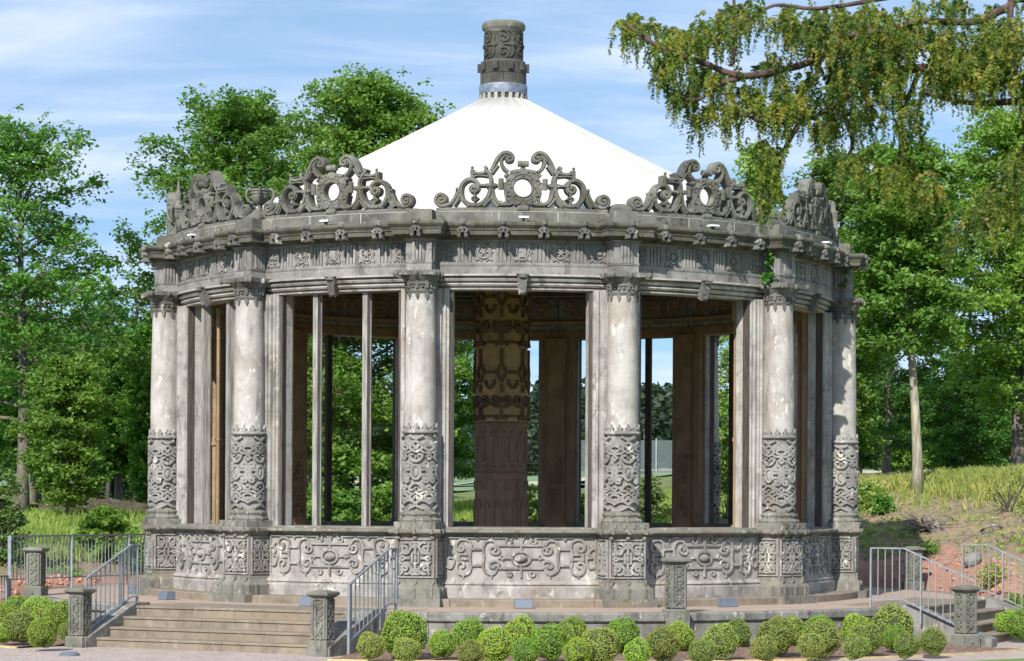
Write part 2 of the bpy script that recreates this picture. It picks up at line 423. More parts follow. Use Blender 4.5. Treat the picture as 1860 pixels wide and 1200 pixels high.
def npmesh(name, V, Fq, mat, parent=None, attr=None, smooth=False):
    me = bpy.data.meshes.new(name); nv, nf, k = len(V), len(Fq), Fq.shape[1]
    me.vertices.add(nv); me.vertices.foreach_set("co", V.astype(np.float32).ravel())
    me.loops.add(nf*k); me.loops.foreach_set("vertex_index", Fq.astype(np.int32).ravel())
    me.polygons.add(nf); me.polygons.foreach_set("loop_start", np.arange(0, nf*k, k, dtype=np.int32))
    me.polygons.foreach_set("use_smooth", np.full(nf, smooth))
    me.update(calc_edges=True)
    if attr is not None:
        for an, av in attr.items():
            a = me.attributes.new(an, 'FLOAT', 'POINT'); a.data.foreach_set("value", av.astype(np.float32))
    me.materials.append(mat)
    o = bpy.data.objects.new(name, me); col.objects.link(o); reg(o, parent); return o
V, Fq = terrain()
az = np.degrees(np.arctan2(V[:,0], -V[:,1])); Rr = np.hypot(V[:,0], V[:,1])
soil = sstep(72, 92, np.abs(az))*(1-sstep(15, 19.5, Rr + (vnoise(V[:,0], V[:,1], .5, 9)-.5)*5))
gx, gy = 7.4+.6, 3.3                                            # the bare red gully beside the steps
redp = np.exp(-(((V[:,0]-8.15-.06*(V[:,1]-3))/.62)**2+((V[:,1]-3.6)/1.9)**2))
red = np.clip(redp*1.4 + .9*sstep(72, 90, np.abs(az))*sstep(9.9, 8.5, Rr), 0, 1)
t = NT('ground_cover')
def attrn(t, nm):
    a = t.n("ShaderNodeAttribute"); a.attribute_name = nm; return a.outputs["Fac"]
gcol = t.mix(t.rng(t.noise(.9, 6, .6), .35, .65), (.10,.15,.03), (.20,.24,.06))
gcol = t.mix(t.rng(t.noise(6, 5, .7), .5, .7), gcol, (.07,.10,.025))
scol = t.mix(t.rng(t.noise(1.3, 7, .7), .38, .62), (.44,.29,.20), (.33,.31,.12))
scol = t.mix(t.rng(t.noise(7, 7, .75), .5, .66), scol, (.16,.13,.07))
scol = t.mix(t.rng(t.noise(15, 5, .75), .58, .7), scol, (.50,.42,.30))
rcol = t.mix(t.rng(t.noise(5, 7, .75), .35, .65), (.58,.30,.21), (.46,.25,.17))
rcol = t.mix(t.rng(t.noise(22, 5, .7), .56, .66), rcol, (.68,.48,.39))
nz = t.math('SUBTRACT', t.noise(2.6, 7, .75), .5)
sw = t.rng(t.math('ADD', attrn(t, 'soil'), nz), .3, .6)
rw = t.rng(t.math('ADD', attrn(t, 'red'), nz), .42, .58)
gcol = t.mix(sw, gcol, scol); gcol = t.mix(rw, gcol, rcol)
t.l(gcol, t.b.inputs["Base Color"]); t.b.inputs["Roughness"].default_value = .95
t.bump(t.noise(14, 8, .8), 1.0, .08)
tag(npmesh('ground', V, Fq, t.m, attr={'soil': soil, 'red': red}, smooth=True), kind='structure')

def gravel_mat(name, a, b, c3, sc_=60):
    t = NT(name)
    vo = t.n("ShaderNodeTexVoronoi"); vo.inputs["Scale"].default_value = sc_; t.l(t.co, vo.inputs["Vector"])
    sp = t.n("ShaderNodeSeparateColor"); t.l(vo.outputs["Color"], sp.inputs[0])
    c = t.mix(sp.outputs[0], a, b); c = t.mix(t.rng(sp.outputs[1], .75, .9), c, c3)
    c = t.mix(t.rng(t.noise(2.5, 6, .6), .4, .75, 0, .4), c, tuple(q*.6 for q in a))
    t.l(c, t.b.inputs["Base Color"]); t.b.inputs["Roughness"].default_value = .95
    t.bump(t.math('ADD', vo.outputs["Distance"], t.noise(8, 6, .7)), .9, .02); return t.m
M['gravel'] = gravel_mat('pink_gravel', (.38,.29,.25), (.50,.41,.36), (.62,.56,.52))
M['soil'] = gravel_mat('bed_soil', (.12,.07,.05), (.22,.14,.10), (.34,.24,.18), 26)
M['lawn'] = leafmat('mown_lawn', (.14,.23,.035), (.20,.29,.05), trans=0, scale=8)
def ring_sheet(name, r0, r1, a0, a1, z, mat, zf=None, n=120, m=6):
    vs, fs = [], []
    for i in range(n+1):
        a = R(a0+(a1-a0)*i/n)
        for k in range(m+1):
            r = r0+(r1-r0)*k/m; q = z + (zf(r, a) if zf else 0)
            vs.append((r*math.sin(a), -r*math.cos(a), q))
    for i in range(n):
        for k in range(m): b = i*(m+1)+k; fs.append((b, b+m+1, b+m+2, b+1))
    mb = MB(); mb.add(vs, fs); o = mb.build(name, mat, smooth=True); tag(o, kind='structure'); return o
ring_sheet('gravel_path', 7.9, 14.0, -112, 20, -.564, M['gravel'])
ring_sheet('gravel_path', 7.9, 11.7, 20, 86, -.564, M['gravel'])
def bedz(r, a): return .008*math.sin(a*37)*math.sin(r*9)+.07*max(0, 1-abs(r-8.3)/1.5)
for i, (a0, a1) in enumerate(((-62, -41.5), (-12.5, 48.5), (77.5, 84))):
    ring_sheet('flower_bed_soil', 8.15, 10.5, a0, a1, -.545, M['soil'], bedz, 160, 30)
    mb = MB(); mb.sector([(10.5,-.60),(10.54,-.60),(10.54,-.535),(10.5,-.535)], a0, a1, 80)
    tag(mb.build('path_edging', M['edging']), kind='structure')
ring_sheet('lawn', 11.65, 60, 20, 70, -.552, M['lawn'], None, 120, 10)

# ------------------------------------------------------------------ terrace and stairs
A0 = 3.3                                    # azimuth of the bay that faces the camera
STAIRS = [A0-30, A0+60]
mb = MB(); mb.lathe([(0,-.02),(8.16,-.02),(8.16,0.0),(0,0.0)], 160, cap=False)
terr = mb.build('terrace_paving', M['pave']); tag(terr, kind='structure')
wallroot = empty('terrace_wall', label='low curved grey stone wall stained black, holding up the rotunda terrace', cat='retaining wall')
k = 0
for a in np.arange(0, 360, 9.0):
    pass
mb = MB()
for i in range(40):
    a0 = i*9.0+2; mb.sector([(7.8,-.8),(8.2,-.8),(8.2,-.13),(7.8,-.13)], a0+.03, a0+8.97, 6)
mb.build('wall_face', M['wall'], wallroot)
mb = MB()
for i in range(30):
    a0 = i*12.0+5; mb.sector([(8.02,-.129),(8.23,-.129),(8.245,-.11),(8.245,-.02),(8.23,.004),(8.02,.004)], a0+.02, a0+11.98, 8)
mb.build('coping', M['wall'], wallroot)

def stair(azd, label):
    root = empty('stone_stairs', rz=R(azd), label=label, cat='stairs')
    a_e = [7.9, 8.43, 8.81, 9.19]; zt = [0.006, -.142, -.284, -.426]
    for i in range(4):
        a1 = [8.27, 8.60, 8.93, 9.26][i]; a0 = 7.0 if i == 0 else a1-.36
        mb = MB(); cuts = [-1.95, -.75+.2*i, .62-.13*i, 1.8] if i % 2 else [-1.95, -.2, 1.8]
        for c0, c1 in zip(cuts[:-1], cuts[1:]):
            x0, x1 = c0+.002, c1-.002
            mb.add([(x0,-a0,zt[i]-.17),(x1,-a0,zt[i]-.17),(x1,-a0,zt[i]),(x0,-a0,zt[i]),
                    (x0,-a1+.02,zt[i]-.17),(x1,-a1+.02,zt[i]-.17),(x1,-a1+.02,zt[i]-.035),(x0,-a1+.02,zt[i]-.035),
                    (x1,-a1,zt[i]-.03),(x0,-a1,zt[i]-.03),(x1,-a1,zt[i]-.008),(x0,-a1,zt[i]-.008),(x1,-a1+.01,zt[i]),(x0,-a1+.01,zt[i])],
                   [(0,3,2,1),(4,5,6,7),(7,6,8,9),(9,8,10,11),(11,10,12,13),(13,12,2,3),(0,1,5,4),(1,2,12,10,8,6,5),(0,4,7,9,11,13,3)])
        mb.build('step', M['step'], root)
    for s0, s1 in ((-2.28, -1.952), (1.802, 2.18)):
        mb = MB()
        pts = [(7.9,-.75),(9.5,-.75),(9.5,-.44),(8.25,.05),(7.9,.05)]
        mb.add([(s0,-a,z) for a,z in pts]+[(s1,-a,z) for a,z in pts], [(0,1,2,3,4),(9,8,7,6,5)]+[(k,5+k,5+(k+1)%5,(k+1)%5) for k in range(5)])
        mb.build('cheek_wall', M['wall'], root)
    return root
stair(STAIRS[0], 'wide brown stone stairs of four steps rising to the terrace at the left front')
stair(STAIRS[1], 'stone stairs of four steps at the right end of the terrace beside the red bank')

def railing(azd, s, label, flat=7.62):
    root = empty('stair_railing', rz=R(azd), label=label, cat='railing', group='galvanised stair railings')
    def q(a, z): return (s, -a, z)
    za = lambda a: .0 if a < 8.15 else -(a-8.15)*.43
    hr = MB(); a_end = 9.28
    hr.bar(q(flat, .92), q(8.15, .92), .036, .022); hr.bar(q(8.15, .92), q(a_end, .92+za(a_end)), .036, .022)
    hr.build('handrail', M['steel'], root)
    br = MB(); br.bar(q(flat, .13), q(8.15, .13), .03, .018); br.bar(q(8.15, .13), q(a_end, .13+za(a_end)), .03, .018)
    br.build('bottom_rail', M['steel'], root)
    for a in (flat, 8.42, a_end):
        p = MB(); p.box(s-.019, s+.019, -a-.012, -a+.012, za(a)-.12 if a > 8.2 else 0.0, .92+za(a)); p.build('post', M['steel'], root)
    a = flat+.115
    while a < a_end-.05:
        b = MB()
        if abs(a-8.42) > .04:
            b.bar(q(a, .13+za(a)), q(a, .91+za(a)), .014); b.build('baluster', M['steel'], root)
        a += .115
railing(STAIRS[0], -2.12, 'steel stair railing left of the left front stairs, rising behind a dark stone post', 8.0)
railing(STAIRS[0], 2.36, 'steel stair railing right of the left front stairs, beside the large box ball', 7.95)
railing(STAIRS[1], -2.36, 'near steel railing of the right stairs, standing behind the box balls', 7.62)
railing(STAIRS[1], 2.3, 'far steel railing of the right stairs, against the grassy bank', 7.72)

# ------------------------------------------------------------------ carved patterns
def uniq(ls):
    seen = set(); out = []
    for l in ls:
        k = tuple(sorted((round(x+0.0, 4)+0.0, round(y+0.0, 4)+0.0) for x, y in l))
        if k not in seen: seen.add(k); out.append(l)
    return out
def mirror4(lst): return uniq([[(sx_*x, sy_*y) for x, y in l] for l in lst for sx_ in (1, -1) for sy_ in (1, -1)])
def mirror2(lst): return [[(sx_*x, y) for x, y in l] for l in lst for sx_ in (1, -1)]
def ped_pattern(w_, h_):
    W, H = w_/2, h_/2; q = []
    q.append(spiral(W*.62, H*.56, W*.26, W*.05, 200, 1.35, 16))
    q.append(cr([(W*.38, H*.46), (W*.22, H*.66), (W*.42, H*.9), (W*.7, H*.9)], 4))
    q.append([(0, H*.93), (W*.2, H*.93), (W*.34, H*.78)])
    q.append(cr([(W*.92, H*.95), (W*.8, H*.8), (W*.92, H*.66)], 3))
    q.append([(W*.3, 0), (W*.62, 0)]); q.append([(W*.62, 0), (W*.78, H*.13), (W*.95, 0)])
    q.append(cr([(W*.34, H*.46), (W*.5, H*.28), (W*.85, H*.3), (W*.95, H*.16)], 4))
    q.append([(0, H*.3), (0, H*.62)]); q.append(cr([(0, H*.62), (W*.16, H*.7), (0, H*.82)], 3))
    r = mirror4(q); r.append([(-W*.2, -H*.28), (W*.2, -H*.28), (W*.2, H*.28), (-W*.2, H*.28), (-W*.2, -H*.28)])
    return r
def drum_pattern(rad, z0, z1):
    """strapwork wrapped all round a drum: ovals on four axes, lozenges between"""
    Hh = z1-z0; per = rad*math.pi/2; out = []; bosses = []
    for k in range(4):
        u0 = k*per
        loc = []
        zz = lambda f: z0+f*Hh
        loc.append([(x, y+zz(.5)) for x, y in circ(0, 0, .062, .105, 16)]+[(.062, zz(.5))])
        for s in (1, -1):
            for m in (1, -1):
                f = lambda q: zz(.5+m*q)
                loc.append([(s*x, y) for x, y in cr([(0, f(.14)), (.05, f(.16)), (.09, f(.22)), (.03, f(.235))], 4)])
                loc.append([(s*x*1.0+s*.13, (y*m)+f(.105)) for x, y in spiral(0, 0, .05, .012, -150, 1.3, 14)])
                loc.append([(s*x, y) for x, y in cr([(.065, f(.05)), (.10, f(.03)), (.16, f(.045)), (.175, f(.10))], 4)])
                loc.append([(s*x, y) for x, y in [(0, f(.26)), (.05, f(.29)), (.11, f(.255)), (.19, f(.255))]])
                loc.append([(s*x, y) for x, y in cr([(0, f(.30)), (.035, f(.35)), (.08, f(.345)), (.085, f(.31)), (.055, f(.315))], 4)])
                loc.append([(s*x, y) for x, y in cr([(0, f(.41)), (.06, f(.37)), (.12, f(.37)), (.195, f(.41))], 4)])
                loc.append([(s*x, y) for x, y in cr([(.0, f(.43)), (.05, f(.455)), (.10, f(.48))], 4)])
                loc.append([(s*x, y) for x, y in [(.19, f(.09)), (.15, f(.0))]])
                loc.append([(s*x, y) for x, y in [(.19, f(.16)), (.15, f(.20)), (.19, f(.24))]])
                loc.append([(s*x, y) for x, y in cr([(.19, f(.28)), (.13, f(.30)), (.13, f(.34)), (.19, f(.36))], 4)])
        for l in loc: out.append([(x+u0, y) for x, y in l])
        bosses.append((u0, zz(.5), .045, .085)); bosses.append((u0+per/2, zz(.86), .045, .045)); bosses.append((u0+per/2, zz(.14), .045, .045))
        bosses.append((u0, zz(.70), .018, .018)); bosses.append((u0, zz(.30), .018, .018)); bosses.append((u0+per/2, zz(.5), .035, .05))
        bosses.append((u0+per/2, zz(.32), .03, .03)); bosses.append((u0+per/2, zz(.68), .03, .03))
    return out, bosses
def zoomp(pts, c0, c1, s): return [((x-c0)*s, (c1-y)*s) for x, y in pts]
S1 = .001412
def dado_pattern():
    z = lambda pts: zoomp(pts, 887, 290, S1); q = []
    q.append((z([(75,68),(235,68)]), .022)); q.append((z([(285,68),(390,68),(412,98),(436,68),(545,68)]), .022)); q.append((z([(590,68),(715,68)]), .022))
    q.append((z(cr([(715,68),(735,72),(722,110),(755,130),(788,108),(775,88),(758,98)], 4)), .026))
    q.append((z(cr([(790,85),(790,48),(840,45),(872,95),(878,150)], 4)), .024)); q.append((z([(887,40),(887,235)]), .03))
    q.append((z([(887,150),(650,150),(625,175)]), .034)); q.append((z([(887,400),(655,400),(630,375)]), .034))
    q.append((z(cr([(625,160),(655,205),(640,235),(600,243),(560,225),(553,185),(590,165),(612,190),(595,208)], 4)), .034))
    q.append((z(cr([(625,150),(600,110),(560,95),(510,110),(478,160),(475,195)], 4)), .038))
    q.append((z(cr([(630,390),(650,350),(625,322),(590,322),(550,345),(553,385),(590,392),(605,368),(585,362)], 4)), .034))
    q.append((z(cr([(630,400),(600,450),(560,462),(510,440),(480,400),(480,370)], 4)), .038))
    q.append((z([(350,192),(475,192)]), .034)); q.append((z([(350,370),(475,370)]), .034)); q.append((z([(475,192),(487,270),(475,370)]), .034))
    q.append((z(cr([(345,192),(335,120),(280,88),(220,95),(185,140),(195,195),(235,215),(265,190),(255,160),(232,165)], 4)), .036))
    q.append((z(cr([(345,370),(330,440),(275,470),(215,455),(190,400),(205,345),(250,335),(272,365),(258,390),(238,385)], 4)), .036))
    q.append((z([(340,192),(330,285),(340,370)]), .04)); q.append((z([(225,250),(330,255)]), .024)); q.append((z([(225,305),(330,305)]), .024))
    q.append((z([(210,235),(210,320)]), .05)); q.append((z(cr([(75,190),(115,195),(140,240),(105,285),(150,290),(165,330),(130,400),(75,385)], 4)), .026))
    q.append((z([(140,150),(105,195)]), .022)); q.append((z([(640,290),(790,290)]), .024)); q.append((z([(660,262),(685,312),(712,290),(680,255),(655,275)]), .02))
    q.append((z([(887,360),(887,500)]), .03)); q.append((z(cr([(735,440),(745,475),(775,480),(790,450),(765,440)], 4)), .024))
    q.append((z([(260,470),(260,510)]), .022)); q.append((z([(570,462),(570,510)]), .022)); q.append((z([(400,68),(400,68.5)]), .02))
    q.append((z([(570,60),(570,100)]), .022)); q.append((z([(260,60),(260,90)]), .022))
    out = []
    for p, w_ in q:
        out.append((p, w_))
        if any(abs(x) > .004 for x, y in p): out.append(([(-x, y) for x, y in p], w_))
    el = zoomp(circ(887, 290, 100, 74, 28), 887, 290, S1); out.append((el+[el[0]], .036))
    return out
S2 = .001588
def crest_pattern():
    z = lambda pts: zoomp(pts, 943, 665, S2); q = []
    q.append((z(cr([(158,548),(140,535),(128,552),(145,578),(178,568),(190,540),(172,508),(135,502),(103,525),(98,565),(125,600),(175,612),(235,592),(280,545),(310,480)], 4)), .050))
    q.append((z([(270,612),(308,560),(330,500)]), .05))
    q.append((z([(322,510),(322,452),(292,452)]), .05))
    q.append((z(cr([(480,445),(462,425),(440,440),(450,470),(485,472),(508,440),(500,392),(460,362),(410,362),(360,400),(342,455),(350,525),(390,580),(460,608),(535,598),(590,550),(620,490),(632,430),(635,360),(615,305),(575,260)], 4)), .058))
    q.append((z([(418,618),(370,560)]), .05)); q.append((z([(560,618),(625,545)]), .05)); q.append((z([(700,618),(632,545)]), .05))
    q.append((z([(520,415),(700,415)]), .040)); q.append((z([(452,362),(452,262)]), .052)); q.append((z(cr([(440,285),(500,300),(560,296),(612,280)], 4)), .042))
    q.append((z([(470,328),(520,318),(605,328)]), .026))
    q.append((z(cr([(640,268),(665,215),(700,150),(745,108),(795,100),(838,130),(838,168),(806,180),(785,160),(802,135),(818,150)], 4)), .052))
    q.append((z(cr([(775,120),(738,160),(735,205),(762,255),(800,285)], 4)), .046)); q.append((z([(640,300),(700,220)]), .046))
    q.append((z(cr([(650,450),(668,535),(715,588),(790,600),(850,585)], 4)), .048))
    q.append((z([(478,480),(478,560),(478,612)]), .030)); q.append((z([(445,540),(478,515),(512,540),(478,568),(445,540)]), .026))
    q.append((z([(565,255),(600,238)]), .05)); q.append((z([(635,395),(635,440)]), .075)); q.append((z([(590,418),(680,418)]), .06))
    q.append((z([(745,605),(800,570)]), .05)); q.append((z([(860,600),(900,560)]), .06)); q.append((z([(820,290),(900,275)]), .05))
    q.append((z([(770,330),(800,300)]), .045)); q.append((z([(790,560),(770,480),(800,470)]), .03))
    out = []
    for p, w_ in q: out.append((p, w_)); out.append(([(-x, y) for x, y in p], w_))
    return out

# ------------------------------------------------------------------ the rotunda
rot = empty('rotunda', label='round open stone pavilion with twelve columns, scrolled crests and a white conical roof', cat='pavilion')
COLA = [A0-75+30*i for i in range(12)]     # column azimuths
BAYA = [A0-60+30*i for i in range(12)]
def spread(proto_list, azs):
    for o in proto_list: o.rotation_euler = (0, 0, R(azs[0]))
    for a in azs[1:]:
        for o in proto_list:
            c = copy_tree(o, rot); c.rotation_euler = (0, 0, R(a))

# --- step ring and floor
mb = MB()
for i in range(36):
    mb.sector([(5.0,-.05),(6.32,-.05),(6.32,.105),(6.305,.12),(5.0,.12)], A0+i*10+.04, A0+i*10+9.96, 6)
mb.build('base_step', M['step'], rot)
mb = MB(); mb.lathe([(0,.05),(5.4,.05),(5.4,.125),(0,.125)], 72, cap=False); mb.build('floor_slab', M['pave'], rot)

# --- pedestals
mb = MB(); mb.loft_block([(.0,0.0),(0,.125)], 6.46, .43, 5.6)
protos = []
p0 = mb.build('step_block', M['plinth'], rot); protos.append(p0)
PF, PHW = 6.25, .31
mb = MB()
mb.loft_block([(.09,.123),(.09,.27),(.075,.29),(.045,.31),(.02,.36),(.012,.41),(0,.415),(0,1.05),(.012,1.06),(.02,1.085),(.05,1.105),(.085,1.115),(.095,1.13),(.095,1.165),(.085,1.18)], PF, PHW, 5.5)
ped = mb.build('pedestal', M['plinth'], rot); protos.append(ped)
mb = MB(); fm = plane(PF)
def frame(mb, mp, w_, h_, zc_, wd=.035, hh=.022, uc=0):
    a, b = w_/2-wd/2, h_/2-wd/2
    mb.strip([(uc-a, zc_-b), (uc+a, zc_-b), (uc+a, zc_+b), (uc-a, zc_+b)], wd, hh, mp, closed=True)
frame(mb, fm, .60, .61, .735)
for l in ped_pattern(.50, .52): mb.strip([(x, y+.735) for x, y in l], .038, .034, fm, bev=.82)
mb.ball((0,-PF-.01,.735), (.03,.03,.07), 8, 6)
for sgn in (1, -1):
    sm = sidep(sgn*PHW, sgn, -6.02); frame(mb, sm, .42, .61, .735)
    for l in ped_pattern(.33, .52): mb.strip([(x, y+.735) for x, y in l], .030, .026, sm)
mb.build('pedestal_strapwork', M['carve'], ped, smooth=30)
mb = MB()
for u in (-.27, 0, .27):
    mb.strip([(u,.13),(u,.285)], .05, .014+.09, fm, h0=.05); mb.ball((u,-PF-.105,.17),(.012,.012,.012),6,4); mb.ball((u,-PF-.105,.25),(.012,.012,.012),6,4)
    mb.strip(cr([(u,.29),(u-.01,.33),(u+.02,.38),(u,.41)],3), .04, .05, fm)
    mb.strip([(u,1.11),(u,1.18)], .05, .115, fm, h0=.03); mb.ball((u,-PF-.03,1.05),(.04,.035,.035),8,5)
for sgn in (1, -1):
    for yv in (-.13, .13):
        sm = sidep(sgn*PHW, sgn, -6.05); mb.strip([(yv,.13),(yv,.285)], .05, .104, sm, h0=.05); mb.strip([(yv,1.11),(yv,1.18)], .05, .115, sm, h0=.03)
mb.build('pedestal_bands', M['plinth'], ped, smooth=30)

# --- columns
CC = -6.0
mb = MB()
mb.lathe([(.243,2.70),(.244,3.2),(.238,3.7),(.228,4.25),(.216,4.78)], 40, 0, CC)
colm = mb.build('column', M['shaft'], rot, smooth=40); protos.append(colm)
mb = MB(); mb.ring_block([(0,1.18),(0,1.285),(-.01,1.29)], .325, 0, CC)
mb.lathe([(.315,1.29),(.325,1.315),(.315,1.34),(.285,1.352),(.282,1.375),(.292,1.39),(.30,1.41),(.292,1.432),(.262,1.446),(.258,1.47)], 40, 0, CC)
cm = cylc(.30, 0, CC)
for i in range(8):
    u = i*.30*math.pi/4; mb.strip([(u,1.30),(u,1.34)], .035, .035, cm, h0=-.03); mb.strip([(u,1.39),(u,1.435)], .03, .012, cm, h0=-.03)
for u in (-.24,-.08,.08,.24): mb.strip([(u,1.2),(u+.02,1.275)], .04, .012, plane(6.325))
mb.build('column_base', M['plinth'], colm, smooth=35)
mb = MB(); mb.lathe([(.237,1.44),(.237,2.66)], 40, 0, CC, cap=False)
mb.lathe([(.262,2.635),(.285,2.645),(.29,2.665),(.275,2.685),(.244,2.70)], 40, 0, CC)
dm = cylc(.237, 0, CC); out, bos = drum_pattern(.237, 1.46, 2.63)
for l in out: mb.strip(l, .038, .046, dm, bev=.82)
for u, v, a, b in bos:
    mb.ball((0,0,0), (a, .035, b), 10, 6, half=True, f=lambda x, y, z, u=u, v=v: dm(u+x, v+z, .012+abs(y)))
for i in range(12):
    u = i*2*math.pi*.25/12; c2 = cylc(.25, 0, CC)
    mb.strip([(u,2.69),(u,2.75),(u,2.80)], [.07,.045,.01], .022, c2)
    mb.strip([(u-.045,2.735),(u+.045,2.735)], .025, .022, c2)
mb.build('carved_drum', M['carve'], colm, smooth=35)
mb = MB()
mb.lathe([(.216,4.75),(.235,4.775),(.240,4.80),(.228,4.82),(.222,4.84),(.226,4.88),(.245,4.895),(.248,4.915),(.24,4.93),(.262,4.965),(.30,5.0),(.31,5.03)], 40, 0, CC)
pl = []
for k in range(4):       # concave-sided abacus
    a = k*math.pi/2
    for u in (-1, -.8, -.4, 0, .4, .8, 1):
        rr = .345-.035*(1-u*u); x, y = u*.345*.98, -rr
        if abs(u) == 1: x, y = u*.30, -.345
        pl.append((x*math.cos(a)-y*math.sin(a), x*math.sin(a)+y*math.cos(a)+CC))
mb.prism(pl, 5.03, 5.10)
for k in range(4):
    a = k*math.pi/2; 
    for u, v in ((-.3,-.34),(.3,-.34),(0,-.325)):
        x, y = u*math.cos(a)-v*math.sin(a), u*math.sin(a)+v*math.cos(a); mb.ball((x, y+CC, 5.055), (.038,.038,.05), 8, 5)
for i in range(10):
    u = i*2*math.pi*.22/10; c2 = cylc(.22, 0, CC)
    mb.strip([(u,4.77),(u,4.72),(u,4.665)], [.05,.055,.008], .022, c2); mb.strip([(u,4.83),(u,4.9),(u,4.98)], [.035,.05,.03], .035, c2)
    mb.ball((0,0,0), (.022,.02,.022), 6, 4, half=True, f=lambda x, y, z, u=u: c2(u+.069+x, 4.86+z, .02+abs(y)))
mb.build('capital', M['cap'], colm, smooth=35)

# --- piers behind the columns
po = [(-.445,-5.44),(-.445,-5.66),(-.425,-5.68),(-.425,-5.73),(-.385,-5.735),(-.375,-5.77),(-.345,-5.775),(-.335,-5.745),(-.315,-5.745),(-.305,-5.80),(-.27,-5.805),(-.265,-5.84),
      (.265,-5.84),(.27,-5.805),(.305,-5.80),(.315,-5.745),(.335,-5.745),(.345,-5.775),(.375,-5.77),(.385,-5.735),(.425,-5.73),(.425,-5.68),(.445,-5.66),(.445,-5.44),
      (.40,-5.42),(.40,-5.34),(.20,-5.32),(-.20,-5.32),(-.40,-5.34),(-.40,-5.42)]
po = [(x*.90, y) for x, y in po]; po2 = po[:24]; mb = MB(); mb.prism(po2, 1.16, 3.02); mb.prism(po2, 3.024, 4.86)
pier = mb.build('pier', M['jamb'], rot); protos.append(pier)
mb = MB(); mb.prism([(-.36,-5.438),(.36,-5.438),(.33,-5.36),(.33,-5.34),(.20,-5.32),(-.20,-5.32),(-.33,-5.34),(-.33,-5.36)], 1.16, 4.86); mb.build('inner_pier', M['inner'], pier)
mb = MB(); mb.box(-.17,.17,-5.33,-5.24,1.24,4.55); mb.box(-.21,.21,-5.33,-5.215,1.12,1.24); mb.box(-.21,.21,-5.33,-5.21,4.55,4.86); mb.box(-.20,.20,-5.33,-5.225,2.60,2.66)
im = lambda u, v, n: (u, -5.24+n, v)
frame(mb, im, .31, 1.25, 1.92, .025, .015)
for kz in (1.6, 2.24):
    for l in ped_pattern(.25, .56): mb.strip([(x, y+kz) for x, y in l], .026, .03, im)
mb.build('inner_pilaster', M['inner'], pier, smooth=30)

# --- entablature blocks over the columns
mb = MB(); mb.loft_block([(0,5.10),(0,5.215),(.008,5.22),(.015,5.25),(.0,5.262),(0,5.56),(.01,5.575),(.03,5.59),(.035,5.60)], 6.15, .20, 5.6)
eb = mb.build('entablature_block', M['frieze'], rot); protos.append(eb)
mb = MB(); em = plane(6.15)
def triglyph(mb, mp, u, zb=5.268, zt=5.56, wd=.20):
    for k in range(4): mb.strip([(u+(k-1.5)*wd/3.6, zb), (u+(k-1.5)*wd/3.6, zt)], wd/5.2, .022, mp)
    mb.strip([(u-wd*.55, zb-.012), (u+wd*.55, zb-.012)], .016, .022, mp)
    for k in range(6):
        if k != 9: mb.ball((0,0,0), (.010,.012,.016), 5, 3, half=True, f=lambda x, y, z, k=k: mp(u+(k-2.5)*wd/6.0+x, zb-.034+z, .008+abs(y)))
triglyph(mb, em, 0, wd=.19)
for sgn in (1,-1): triglyph(mb, sidep(sgn*.20, sgn, -5.98), 0, wd=.19)
mb.build('fluting', M['frieze'], eb, smooth=30)
mb = MB(); mb.loft_block([(.0,5.598),(.03,5.61),(.05,5.63),(.06,5.645),(.165,5.65),(.165,5.72),(.175,5.725),(.18,5.75),(.205,5.775),(.225,5.80),(.225,5.83),(.21,5.855),(.0,5.868)], 6.15, .22, 5.5)
cb = mb.build('cornice_block', M['corn'], rot); protos.append(cb)

def mask(mb, mp0, u0, z0=5.60):
    u = 0; mp = lambda a, b, n: mp0(u0+a*1.45, 5.60+(b-5.60)*1.10-.012, n*1.25)
    f = lambda cx, cz, cn: (lambda x, y, z: mp(u+cx+x, cz+z, cn+y))
    mb.ball((0,0,0), (.036,.045,.048), 8, 6, f=f(0, z0+.215, .03))                     # head
    mb.ball((0,0,0), (.012,.018,.016), 6, 4, f=f(0, z0+.205, .085))                    # nose
    mb.ball((0,0,0), (.052,.03,.03), 8, 5, f=f(0, z0+.25, .01))                        # hair
    for s in (1,-1):
        mb.strip([(u+s*.015, z0+.16), (u+s*.05, z0+.12), (u+s*.02, z0+.075)], .03, .05, mp, h0=-.05)
        mb.strip([(u+s*.036, z0+.075), (u+s*.036, z0+.02)], .040, .045, mp, h0=-.20)
        mb.ball((0,0,0), (.022,.03,.02), 6, 4, f=f(s*.036, z0+.03, .04))
    mb.strip([(u, z0+.17), (u, z0+.09)], .035, .065, mp, h0=-.05)
mb = MB(); mask(mb, plane(6.34), 0); mk = mb.build('mask_bracket', M['cap'], cb, smooth=40)
mb = MB(); mb.loft_block([(0,5.86),(0,6.045),(-.01,6.05)], 6.13, .195, 5.72)
pb = mb.build('parapet_block', M['crest'], rot); protos.append(pb)
spread(protos, COLA)

# --- bays
protos = []
HA = 14.9
mb = MB(); mb.sector([(5.45,.121),(5.93,.121),(5.94,.285),(5.935,.30),(5.90,.305),(5.90,.32),(5.92,.335),(5.91,.36),(5.87,.385),(5.87,.41),(5.85,.412),(5.85,1.06),(5.45,1.06)], -HA, HA, 24)
dado = mb.build('dado_wall', M['panel'], rot); protos.append(dado)
mb = MB(); dmap = cyl(5.85)
DZ = .735
for l, w_ in dado_pattern(): mb.strip([(x, y+DZ) for x, y in l], w_*1.08, .034, dmap, bev=.8)
mb.strip([(-1.17, DZ+.335),(1.17, DZ+.335)], .02, .03, dmap); mb.strip([(-1.17, DZ-.325),(1.17, DZ-.325)], .03, .012, dmap)
for s in (1,-1): mb.strip([(s*1.165, DZ-.32),(s*1.165, DZ+.32)], .03, .02, dmap)
mb.ball((0,0,0), (.098,.075,.068), 16, 8, half=True, f=lambda x, y, z: dmap(x, DZ+z, .01+abs(y)))
